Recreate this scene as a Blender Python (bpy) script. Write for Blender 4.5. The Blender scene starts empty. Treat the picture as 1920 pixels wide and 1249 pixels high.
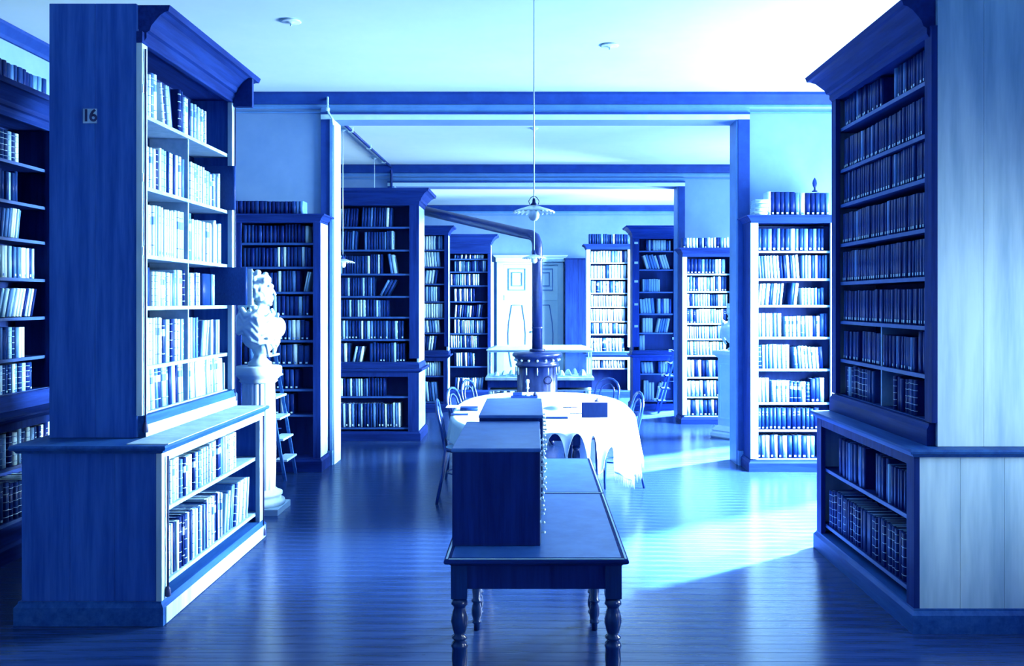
import bpy, math, random
from mathutils import Vector, Matrix
PI = math.pi
# ------------------------------------------------------------------ camera, sky, lights, exposure
scene = bpy.context.scene
C = scene.collection
F = 1700.0                       # focal length in pixels of the 1920 wide frame
EYE = 1.8                        # height of the lens above the floor
cam_data = bpy.data.cameras.new('camera')
cam_data.sensor_width = 36.0
cam_data.lens = F / 1920 * 36.0
cam_data.shift_x = -40 / 1920
cam_data.shift_y = -59.5 / 1920
cam = bpy.data.objects.new('camera', cam_data)
cam.location = (0, 0, EYE)
cam.rotation_euler = (PI / 2, 0, 0)
C.objects.link(cam)
scene.camera = cam
vs = scene.view_settings
vs.view_transform = 'Standard'
vs.look = 'None'
vs.gamma = 1.0
vs.use_curve_mapping = False
vs.exposure = -1.7
world = bpy.data.worlds.new('sky')
scene.world = world
world.use_nodes = True
bg = world.node_tree.nodes['Background']
bg.inputs[0].default_value = (0.15, 0.42, 1.0, 1)
bg.inputs[1].default_value = 1.0
# daylight of the side wall windows, plus one added fill window
DAY = (0.64, 0.88, 1.0)
def window_or_fill_light(y, z0, z1, w, power, tilt=0.0, spread=PI, turn=0.0, x=4.36):
    l = bpy.data.lights.new('window_daylight', 'AREA')
    l.spread = spread
    l.shape = 'RECTANGLE'
    l.size = z1 - z0
    l.size_y = w
    l.energy = power
    l.color = DAY
    o = bpy.data.objects.new('window_daylight', l)
    o.location = (x, y, (z0 + z1) / 2)
    o.rotation_euler = (0, PI / 2 - tilt, turn)       # shines towards -X, tilted down as light from the open sky is
    C.objects.link(o)
WINDOWS_AND_FILL = [(4.2, 0.9, 2.0, 0.6, 200), (0.4, 1.0, 2.2, 1.2, 560), (8.5, 1.1, 2.9, 2.3, 6800), (12.25, 0.9, 3.1, 1.2, 2800), (16.0, 0.9, 3.1, 1.3, 11000)]  # second entry is a fill window added beside the camera
for i_, (y_, z0_, z1_, w_, p_) in enumerate(WINDOWS_AND_FILL):
    if i_ < 2:
        window_or_fill_light(y_, z0_, z1_, w_, p_, 0.0, math.radians(84))
    else:
        window_or_fill_light(y_, z0_, z1_, w_, p_, 0.55, math.radians(110))          # sky, from above
        window_or_fill_light(y_, z0_, z1_, w_, p_ * .3, -0.15, PI, 0.0, 4.35)   # light thrown up by the sunny ground outside

# hazy low sun behind those windows
sun = bpy.data.lights.new('hazy_sun', 'SUN'); sun.energy = 1900.0; sun.color = (0.72, 0.92, 1.0); sun.angle = math.radians(4)
so_ = bpy.data.objects.new('hazy_sun', sun); C.objects.link(so_)
from mathutils import Vector as _V
so_.rotation_euler = _V((-.81, -.58, -math.tan(math.radians(31)))).to_track_quat('-Z', 'Y').to_euler()

# ------------------------------------------------------------------ helpers
random.seed(16)
def zof(y, D): return EYE + (565 - y) * D / F
def xof(x, D): return (x - 1000) * D / F

MATS = {}
def mat(name, c1, c2=None, scale=(6, 6, 6), rough=0.5, bump=0.0, detail=4, spec=0.5, metal=0.0, contrast=(0.35, 0.65), coat=0.0):
    m = bpy.data.materials.new(name); m.use_nodes = True
    nt = m.node_tree; b = nt.nodes['Principled BSDF']
    b.inputs['Roughness'].default_value = rough
    b.inputs['Specular IOR Level'].default_value = spec
    b.inputs['Metallic'].default_value = metal
    b.inputs['Coat Weight'].default_value = coat
    b.inputs['Coat Roughness'].default_value = 0.12
    b.inputs['Base Color'].default_value = (*c1, 1)
    if c2 is not None or bump:
        tc = nt.nodes.new('ShaderNodeTexCoord'); mp = nt.nodes.new('ShaderNodeMapping')
        mp.inputs['Scale'].default_value = scale
        no = nt.nodes.new('ShaderNodeTexNoise'); no.inputs['Scale'].default_value = 1.0
        no.inputs['Detail'].default_value = detail; no.inputs['Roughness'].default_value = 0.65
        nt.links.new(tc.outputs['Object'], mp.inputs['Vector']); nt.links.new(mp.outputs[0], no.inputs['Vector'])
        if c2 is not None:
            r = nt.nodes.new('ShaderNodeValToRGB')
            r.color_ramp.elements[0].position, r.color_ramp.elements[1].position = contrast
            r.color_ramp.elements[0].color = (*c1, 1); r.color_ramp.elements[1].color = (*c2, 1)
            nt.links.new(no.outputs['Fac'], r.inputs[0]); nt.links.new(r.outputs[0], b.inputs['Base Color'])
        if bump:
            bp = nt.nodes.new('ShaderNodeBump'); bp.inputs['Strength'].default_value = bump; bp.inputs['Distance'].default_value = 0.01
            nt.links.new(no.outputs['Fac'], bp.inputs['Height']); nt.links.new(bp.outputs[0], b.inputs['Normal'])
    MATS[name] = m
    return m
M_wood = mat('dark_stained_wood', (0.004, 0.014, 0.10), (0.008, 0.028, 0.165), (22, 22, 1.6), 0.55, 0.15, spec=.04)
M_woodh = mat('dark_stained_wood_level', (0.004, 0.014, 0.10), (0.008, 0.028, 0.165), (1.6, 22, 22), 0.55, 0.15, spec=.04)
M_pale_end = mat('worn_pale_wood', (0.27, 0.44, 0.60), (0.50, 0.68, 0.80), (7, 7, 0.7), 0.5, 0.1)  # paler copy of the case wood, window light put into its colour
M_edge = mat('worn_shelf_edge', (0.20, 0.38, 0.60), (0.32, 0.52, 0.74), (10, 10, 10), 0.5)  # pale edge tone carries the light on the lit cases
M_shaded_edge = mat('dull_shelf_edge', (.010, .055, .23), (.018, .08, .30), (10, 10, 10), .5)  # darker edge copy, shade of the unlit cases put into the colour
M_midwood = mat('worn_mid_wood', (0.008, 0.05, 0.22), (0.02, 0.09, 0.30), (2, 20, 20), 0.5, spec=.1)
M_back = mat('shelf_backboard', (0.004, 0.014, 0.085), (0.007, 0.022, 0.12), (14, 14, 2), 0.7, spec=.1)
M_floor = mat('waxed_floorboard', (0.007, 0.026, 0.12), (0.024, 0.058, 0.20), (1.3, 18, 18), 0.22, 0.12, spec=0.42)
M_ceil = mat('whitewashed_plaster', (0.60, 0.82, 0.92), (0.66, 0.86, 0.94), (1.1, 1.1, 1.1), 0.9)
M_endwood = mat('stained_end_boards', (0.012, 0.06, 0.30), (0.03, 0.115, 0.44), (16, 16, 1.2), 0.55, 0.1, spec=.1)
M_wall = mat('painted_plaster', (0.12, 0.24, 0.46), (0.16, 0.29, 0.52), (1.5, 1.5, 1.5), 0.85)
M_trimd = mat('dark_moulding', (0.004, 0.03, 0.19), (0.008, 0.045, 0.24), (5, 5, 5), 0.6, spec=.2)
M_trimm = mat('blue_moulding', (0.06, 0.2, 0.50), (0.09, 0.25, 0.56), (5, 5, 5), 0.5)
M_trimp = mat('pale_moulding', (0.60, 0.86, 0.97), (0.50, 0.80, 0.95), (5, 5, 5), 0.5)
M_marble = mat('white_marble', (0.66, 0.88, 0.97), (0.75, 0.93, 1.0), (6, 6, 6), 0.35)
M_cloth = mat('white_cloth', (0.72, 0.91, 0.98), (0.66, 0.88, 0.97), (30, 30, 30), 0.9)
M_paper = mat('paper', (0.70, 0.90, 0.98), None, rough=0.9)
M_pages = mat('page_edges', (0.34, 0.62, 0.86), (0.5, 0.78, 0.95), (90, 90, 3), 0.9)
M_iron = mat('cast_iron', (0.002, 0.016, 0.12), (0.005, 0.026, 0.16), (20, 20, 20), 0.42, 0.1, metal=0.0, spec=0.15)
M_stove = mat('blackened_stove_iron', (0.003, 0.014, 0.10), (0.006, 0.022, 0.14), (20, 20, 20), 0.3, 0.05, spec=0.55)
M_steel = mat('polished_tin', (0.75, 0.93, 1.0), None, rough=0.3, metal=0.3)
M_cane = mat('chair_wood', (0.006, 0.03, 0.17), (0.012, 0.05, 0.24), (10, 10, 10), 0.25, spec=0.45)
M_seat = mat('chair_seat', (0.30, 0.60, 0.88), (0.4, 0.68, 0.92), (60, 60, 60), 0.5)
M_door = mat('painted_door', (0.58, 0.86, 0.97), (0.66, 0.9, 1.0), (3, 3, 3), 0.5)
M_ink = mat('black_ink', (0.004, 0.012, 0.09), None, rough=0.6)
M_glass = bpy.data.materials.new('vitrine_glass'); M_glass.use_nodes = True
_nt = M_glass.node_tree; _o = _nt.nodes['Material Output']
_mx = _nt.nodes.new('ShaderNodeMixShader'); _tr = _nt.nodes.new('ShaderNodeBsdfTransparent'); _gl = _nt.nodes.new('ShaderNodeBsdfGlossy')
_gl.inputs['Roughness'].default_value = 0.08; _tr.inputs[0].default_value = (0.86, 0.95, 1, 1)
_mx.inputs[0].default_value = 0.07
_nt.links.new(_tr.outputs[0], _mx.inputs[1]); _nt.links.new(_gl.outputs[0], _mx.inputs[2]); _nt.links.new(_mx.outputs[0], _o.inputs[0])
# book leathers and cloths, from palest to darkest
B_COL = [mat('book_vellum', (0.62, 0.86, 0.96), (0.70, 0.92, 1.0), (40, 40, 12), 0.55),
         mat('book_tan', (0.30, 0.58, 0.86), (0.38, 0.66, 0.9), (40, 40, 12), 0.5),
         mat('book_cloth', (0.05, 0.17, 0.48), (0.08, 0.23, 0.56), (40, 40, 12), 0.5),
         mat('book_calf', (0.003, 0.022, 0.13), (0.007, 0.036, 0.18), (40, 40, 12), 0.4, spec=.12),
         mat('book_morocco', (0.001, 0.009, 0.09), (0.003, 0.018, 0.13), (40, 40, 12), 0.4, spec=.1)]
M_gilt = mat('gilt_band', (0.55, 0.82, 0.96), None, rough=0.35)
M_inkband = mat('dark_title_piece', (0.08, 0.24, 0.60), None, rough=0.5)

class MB:
    """collects geometry of ONE mesh"""
    def __init__(s): s.v, s.f, s.m, s.sm = [], [], [], []
    def add(s, vs_, fs, mi=0, smooth=False, T=None):
        n = len(s.v)
        s.v += [tuple(T @ Vector(p)) for p in vs_] if T is not None else [tuple(p) for p in vs_]
        for f in fs:
            s.f.append(tuple(n + i for i in f)); s.m.append(mi); s.sm.append(smooth)
        return s
    def box(s, x0, x1, y0, y1, z0, z1, mi=0, T=None):
        v = [(x0, y0, z0), (x1, y0, z0), (x1, y1, z0), (x0, y1, z0), (x0, y0, z1), (x1, y0, z1), (x1, y1, z1), (x0, y1, z1)]
        return s.add(v, [(0, 3, 2, 1), (4, 5, 6, 7), (0, 1, 5, 4), (1, 2, 6, 5), (2, 3, 7, 6), (3, 0, 4, 7)], mi, False, T)
    def cbox(s, x0, x1, y0, y1, z0, z1, c=0.004, mi=0, T=None):
        """box with chamfered vertical and top edges"""
        prof = [(-c, z0), (0, z0 + c), (0, z1 - c), (-c, z1)]
        return s.rect_loft(prof, x0, x1, y0, y1, mi, T)
    def rect_loft(s, prof, x0, x1, y0, y1, mi=0, T=None, smooth=False):
        """profile of (outset, z) swept round a rectangle, capped at both ends"""
        v, f = [], []
        for o, z in prof:
            v += [(x0 - o, y0 - o, z), (x1 + o, y0 - o, z), (x1 + o, y1 + o, z), (x0 - o, y1 + o, z)]
        for i in range(len(prof) - 1):
            for k in range(4):
                a, b = 4 * i + k, 4 * i + (k + 1) % 4
                f.append((a, b, b + 4, a + 4))
        f.append((3, 2, 1, 0)); t = 4 * (len(prof) - 1); f.append((t, t + 1, t + 2, t + 3))
        return s.add(v, f, mi, smooth, T)
    def lathe(s, prof, n=20, cx=0, cy=0, mi=0, T=None, smooth=True, mod=None):
        v, f = [], []
        for r, z in prof:
            for k in range(n):
                a = 2 * PI * k / n
                rr = r * (mod(a, z) if mod else 1)
                v.append((cx + rr * math.cos(a), cy + rr * math.sin(a), z))
        for i in range(len(prof) - 1):
            for k in range(n):
                a, b = i * n + k, i * n + (k + 1) % n
                f.append((a, b, b + n, a + n))
        f.append(tuple(range(n - 1, -1, -1))); f.append(tuple((len(prof) - 1) * n + k for k in range(n)))
        return s.add(v, f, mi, smooth, T)
    def tube(s, pts, r, n=8, mi=0, T=None, closed=False):
        P = [Vector(p) for p in pts]; m_ = len(P); v, f = [], []
        R = r if isinstance(r, (list, tuple)) else [r] * m_
        up = None
        for i, p in enumerate(P):
            if closed: d = P[(i + 1) % m_] - P[i - 1]
            else: d = P[min(i + 1, m_ - 1)] - P[max(i - 1, 0)]
            d.normalize()
            if up is None: up = Vector((0, 0, 1)) if abs(d.z) < 0.9 else Vector((1, 0, 0))
            a = up.cross(d)
            if a.length < 1e-4: a = Vector((0, 1, 0)).cross(d)
            a.normalize(); b = d.cross(a); up = b
            for k in range(n):
                t = 2 * PI * k / n
                v.append(p + R[i] * (math.cos(t) * a + math.sin(t) * b))
        for i in range(m_ if closed else m_ - 1):
            j = (i + 1) % m_
            for k in range(n):
                k2 = (k + 1) % n
                f.append((i * n + k, i * n + k2, j * n + k2, j * n + k))
        if not closed:
            f.append(tuple(range(n - 1, -1, -1))); f.append(tuple((m_ - 1) * n + k for k in range(n)))
        return s.add(v, f, mi, True, T)
    def mesh(s, name, mats):
        me = bpy.data.meshes.new(name)
        me.from_pydata(s.v, [], s.f)
        for m_ in (mats if isinstance(mats, (list, tuple)) else [mats]): me.materials.append(m_)
        me.polygons.foreach_set('material_index', s.m)
        me.polygons.foreach_set('use_smooth', s.sm)
        me.update()
        return me
    def obj(s, name, mats, parent=None, **kw):
        return link(name, s.mesh(name, mats), parent, **kw)
def link(name, data, parent=None, label=None, cat=None, group=None, kind=None, loc=None, rot=None, scale=None):
    o = bpy.data.objects.new(name, data)
    C.objects.link(o)
    if parent is not None: o.parent = parent
    if loc is not None: o.location = loc
    if rot is not None: o.rotation_euler = rot
    if scale is not None: o.scale = scale
    if label: o['label'] = label
    if cat: o['category'] = cat
    if group: o['group'] = group
    if kind: o['kind'] = kind
    return o
def thing(name, label, cat, loc=(0, 0, 0), rz=0, group=None):
    return link(name, None, None, label, cat, group, loc=loc, rot=(0, 0, rz))
def copy_tree(o, parent=None):
    c = o.copy(); C.objects.link(c); c.parent = parent
    for ch in list(o.children): copy_tree(ch, c)
    return c
def bx(name, m, parent, x0, x1, y0, y1, z0, z1, c=0.0, **kw):
    b = MB()
    b.cbox(x0, x1, y0, y1, z0, z1, c) if c else b.box(x0, x1, y0, y1, z0, z1)
    return b.obj(name, m, parent, **kw)

# ------------------------------------------------------------------ the rooms
CE1, CE2, CE3 = 4.09, 3.885, 3.85
W1, W1b, W2, W2b, W3 = 10.0, 10.33, 13.9, 14.25, 19.4
XL, XR = -4.4, 4.4
YB = -2.6
floor = link('floor', None, None, kind='structure')
PW = 0.115
pm = MB().cbox(XL, XR, 0.0008, PW - 0.0008, -0.03, 0.0, 0.0012).mesh('plank', M_floor)
n = int((W3 - YB) / PW) + 1
for i in range(n):
    o = link('plank', pm, floor, loc=(0, YB + i * PW, random.uniform(-0.0006, 0.0)))
bx('floor_bed', M_back, floor, XL, XR, YB, W3 + 0.1, -0.08, -0.031)
def struct(name, b, m, **kw): return b.obj(name, m, None, kind='structure', **kw)
struct('ceiling', MB().box(XL - .3, XR + .3, YB - .3, W1b, CE1, CE1 + 0.2).box(XL - .3, XR + .3, W1b, W2b, CE2, CE1 + .2).box(XL - .3, XR + .3, W2b, W3 + .3, CE3, CE1 + .2), M_ceil)
struct('wall_left', MB().box(XL - .3, XL, YB - .3, W3 + .3, -0.05, 4.1), M_wall)
struct('wall_back', MB().box(XL - .3, XR + .3, YB - .3, YB, -0.05, 4.1), M_wall)
# window wall with its openings, one of them for the added fill window
b = MB(); y_ = YB - .3
for (wy, z0, z1, ww, p_) in sorted(WINDOWS_AND_FILL):
    b.box(XR, XR + .3, y_, wy - ww / 2, -0.05, 4.1); b.box(XR, XR + .3, wy - ww / 2, wy + ww / 2, -0.05, z0); b.box(XR, XR + .3, wy - ww / 2, wy + ww / 2, z1, 4.1)
    y_ = wy + ww / 2
b.box(XR, XR + .3, y_, W3 + .3, -0.05, 4.1)
struct('wall_right', b, M_wall)
for i, (wy, z0, z1, ww, p_) in enumerate(WINDOWS_AND_FILL):
    wd = link('window_%d' % (i + 1), None, None, kind='structure')  # the second of these is the added fill window
    b = MB()
    for s_ in (-1, 1): b.box(XR + .02, XR + .1, wy + s_ * ww / 2 - .03, wy + s_ * ww / 2 + .03, z0, z1)
    b.box(XR + .02, XR + .1, wy - ww / 2, wy + ww / 2, z0, z0 + .06).box(XR + .02, XR + .1, wy - ww / 2, wy + ww / 2, z1 - .06, z1)
    b.box(XR + .03, XR + .08, wy - .02, wy + .02, z0, z1)
    for k in range(1, 4): b.box(XR + .03, XR + .08, wy - ww / 2, wy + ww / 2, z0 + (z1 - z0) * k / 4 - .015, z0 + (z1 - z0) * k / 4 + .015)
    b.obj('frame', M_trimp, wd)
    bx('pane', M_glass, wd, XR + .05, XR + .055, wy - ww / 2 + .03, wy + ww / 2 - .03, z0 + .06, z1 - .06)
# partition walls with their wide openings
def partition(name, y0, y1, xa, xb, ztop, zc, side):
    b = MB()
    b.box(XL, xa, y0, y1, 0, zc).box(xb, XR, y0, y1, 0, zc).box(xa, xb, y0, y1, ztop, zc)
    struct(name, b, M_wall)
partition('wall_middle', W1, W1b, -2.206, 2.25, 3.80, CE1, 1)
partition('wall_far', W2, W2b, -2.13, 2.22, 3.56, CE2, 2)
struct('wall_end', MB().box(XL - .3, XR + .3, W3, W3 + .3, -.05, 4.1), M_wall)
trim_n = [0]
def trim(b, m):
    trim_n[0] += 1
    return struct('trim_%d' % trim_n[0], b, m)
# cornices: a dark cove along each cross wall, paler fillets below
def cornice_line(y, zc, x0=XL, x1=XR, s=1.0):
    def run(prof, m):
        v = [(x0, y - o, z) for o, z in prof] + [(x1, y - o, z) for o, z in prof]
        k = len(prof)
        f = [(i, i + 1, k + i + 1, k + i) for i in range(k - 1)]
        f += [tuple(range(k - 1, -1, -1)), tuple(range(k, 2 * k)), (k - 1, 0, k, 2 * k - 1)]
        trim(MB().add(v, f), m)
    run([(0, zc - .002), (.10 * s, zc - .002), (.10 * s, zc - .03 * s), (.085 * s, zc - .05 * s), (.05 * s, zc - .09 * s), (.03 * s, zc - .12 * s), (0, zc - .12 * s)], M_trimd)
    run([(0, zc - .125 * s), (.026 * s, zc - .125 * s), (.03 * s, zc - .15 * s), (.015 * s, zc - .17 * s), (0, zc - .17 * s)], M_trimm)
    run([(0, zc - .20 * s), (.012 * s, zc - .20 * s), (.012 * s, zc - .215 * s), (0, zc - .215 * s)], M_trimm)
cornice_line(W1, CE1)
cornice_line(W2, CE2)
cornice_line(W3, CE3)
# cornice along the left wall
for x_, sg in ((XL, 1), (XR, -1)):
    for (ya, yb, zc) in ((YB, W1, CE1), (W1b, W2, CE2), (W2b, W3, CE3)):
        prof = [(0, zc - .003), (.095, zc - .003), (.095, zc - .03), (.04, zc - .09), (.025, zc - .118), (0, zc - .118)]
        v = [(x_ + sg * o, ya, z) for o, z in prof] + [(x_ + sg * o, yb - .11, z) for o, z in prof]
        k = len(prof)
        trim(MB().add(v, [(i, i + 1, k + i + 1, k + i) for i in range(k - 1)] + [tuple(range(k)), tuple(range(2 * k - 1, k - 1, -1)), (k - 1, 0, k, 2 * k - 1)]), M_trimd)
# casings of the openings
def casing(y, xa, xb, zt, w, pale_l=True):
    e = .015
    trim(MB().box(xa - w, xa - .005, y - .03, y - .0005, 0.16, zt + .0), M_trimd)
    trim(MB().box(xa - .03, xa - .001, y - .045, y - .031, 0.16, zt), M_trimm)
    trim(MB().box(xb + .005, xb + w, y - .03, y - .0005, 0.16, zt), M_trimd)
    trim(MB().box(xa - w - .02, xa, y - .06, y - .0005, 0.0, 0.158), M_trimm)
    trim(MB().box(xb, xb + w + .02, y - .06, y - .0005, 0.0, 0.158), M_trimm)
    trim(MB().box(xa - w, xb + w, y - .035, y - .0005, zt + .001, zt + .055), M_trimp)
    trim(MB().box(xa - w, xb + w, y - .05, y - .0005, zt + .056, zt + .075), M_trimd)
    trim(MB().box(xa - w, xb + w, y - .025, y - .0005, zt + .076, zt + .13), M_trimm)
casing(W1, -2.206, 2.25, 3.80, .13)
casing(W2, -2.13, 2.22, 3.56, .10)
# lining boards of the reveals, the lit side painted paler than the other
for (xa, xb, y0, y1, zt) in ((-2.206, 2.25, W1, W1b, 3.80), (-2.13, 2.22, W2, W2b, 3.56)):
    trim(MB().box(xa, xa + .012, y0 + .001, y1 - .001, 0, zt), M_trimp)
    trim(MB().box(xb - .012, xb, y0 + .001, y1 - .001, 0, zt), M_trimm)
# baseboards
for nm, xa, xb, y in (('baseboard_1', XL, -2.36, W1), ('baseboard_2', 2.41, XR, W1), ('baseboard_3', XL, -2.26, W2), ('baseboard_4', 2.35, XR, W2)):
    struct(nm, MB().box(xa, xb, y - .025, y - .001, 0, .16), M_trimm)

# ------------------------------------------------------------------ books
ORD = 'zeroth first second third fourth fifth sixth seventh eighth ninth tenth eleventh twelfth thirteenth fourteenth fifteenth sixteenth seventeenth eighteenth nineteenth twentieth'.split()
ORD += ['twenty-' + w for w in ORD[1:10]] + ['thirtieth'] + ['thirty-' + w for w in ORD[1:10]] + ['fortieth'] + ['forty-' + w for w in ORD[1:10]] + ['fiftieth'] + ['fifty-' + w for w in ORD[1:10]] + ['sixtieth'] + ['sixty-' + w for w in ORD[1:10]]
ARC = [(-.5, .07), (-.42, .025), (-.22, .003), (0, -.003), (.22, .003), (.42, .025), (.5, .07)]
def book_shape(b, ci, bi, pi_, design, T=None):
    """cover shell, pages, bands; unit size: x thickness, y from the spine back, z height"""
    outer = [(-.5, 1.0)] + ARC + [(.5, 1.0)]
    inner = [(.43, 1.0), (.43, .1), (-.43, .1), (-.43, 1.0)]
    loop = outer + inner; k = len(loop)
    v = [(x, y, 0) for x, y in loop] + [(x, y, 1) for x, y in loop]
    f = [(i, (i + 1) % k, k + (i + 1) % k, k + i) for i in range(k)]
    b.add(v, f[1:7], ci, True, T)                                    # rounded spine
    n0 = len(b.v) - 2 * k
    for g in [f[0]] + f[7:] + [tuple(range(k - 1, -1, -1)), tuple(range(k, 2 * k))]:
        b.f.append(tuple(n0 + i for i in g)); b.m.append(ci); b.sm.append(False)
    bands = {0: [], 1: [(.12, .135), (.3, .315), (.5, .515), (.7, .715), (.88, .895)], 2: [(.05, .13)], 3: [(.62, .78), (.2, .22), (.85, .865)], 4: [(.04, .1), (.8, .82), (.66, .68)]}[design]
    for z0, z1 in bands:
        xs = ARC if design in (1, 3) else ARC[2:-2]
        v = [(x * 1.0, y - .006, z0) for x, y in xs] + [(x, y - .006, z1) for x, y in xs]
        m_ = len(xs)
        b.add(v, [(i, i + 1, m_ + i + 1, m_ + i) for i in range(m_ - 1)], bi, True, T)
    if pi_ is not None: b.box(-.428, .428, .1, .97, .015, .985, pi_, T)
COVER, PAGES = {}, None
def cover_mesh(ci, design):
    if (ci, design) not in COVER:
        b = MB(); book_shape(b, 0, 1, None, design)
        COVER[ci, design] = b.mesh('book', [B_COL[ci], M_gilt if ci > 1 else M_inkband])
    return COVER[ci, design]
PAGES = MB().box(-.428, .428, .1, .97, .015, .985).mesh('pages', M_pages)
LOOK = ['pale', 'light', 'mid-blue', 'dark', 'very dark']
BIND = {0: 'plain', 1: 'ribbed', 2: 'labelled', 3: 'banded', 4: 'lined'}
ROWS = []       # every row: dict(T, books, label words, case, size on the film)
def row(T, x0, x1, z, yf, hmax, segs, text, case, tmean=.04, dep=.19, zmin=None):
    """segs: ('u', from, to, colour weights, designs, height range, thickness) upright; ('l', from, to, ..., lean) leaning; fractions of the row"""
    books = []; W = x1 - x0
    for sg in segs:
        kind, fa, fb, cw, ds, hr, th = sg[:7]
        lean = sg[7] if kind == 'l' else 0.0
        a, e = x0 + fa * W + .002, x0 + fb * W - .002
        x = a; hset = None
        while True:
            t = th * random.uniform(.8, 1.25)
            if hset is None or random.random() < .25: hset = random.uniform(*hr) * hmax
            h = hset * random.uniform(.985, 1.0)
            ln = lean
            if kind == 'l':
                foot = t / math.cos(ln); over = h * abs(math.sin(ln)) + t * math.cos(ln)
            else: foot = t; over = t
            if kind == 'l' and lean > 0 and x + over > e: break
            if kind == 'l' and lean < 0:
                if x == a: x = a + h * math.sin(-ln)
                if x + t * math.cos(ln) > e: break
            if kind == 'u' and x + t > e: break
            ci = random.choices(range(5), cw)[0]; d = random.choice(ds)
            books.append([x, z + .0008, yf + random.uniform(0, .012), t - .001, h, dep * random.uniform(.86, 1.0), ln, ci, d])
            x += foot + (random.choice((.0015, .003, .005)) if kind == 'u' else .004)
    ROWS.append(dict(T=T, books=books, text=text, case=case))
def book_matrix(bk):
    x, z, y, t, h, d, ln, ci, ds = bk
    # lean about the depth axis, standing on the lower corner
    if ln >= 0: P = Matrix.Translation((x, y, z + t * math.sin(ln))) @ Matrix.Rotation(ln, 4, 'Y') @ Matrix.Translation((t / 2, 0, 0))
    else: P = Matrix.Translation((x, y, z)) @ Matrix.Rotation(ln, 4, 'Y') @ Matrix.Translation((t / 2, 0, 0))
    return P @ Matrix.Diagonal((t, d, h, 1))
PALE = (5, 3, 1.5, 1.0, .5); MIX = (3, 1.2, 1, 3, 3); DARK = (.6, .4, 1, 5, 6); VDARK = (0, .05, .4, 4, 6)

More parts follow.
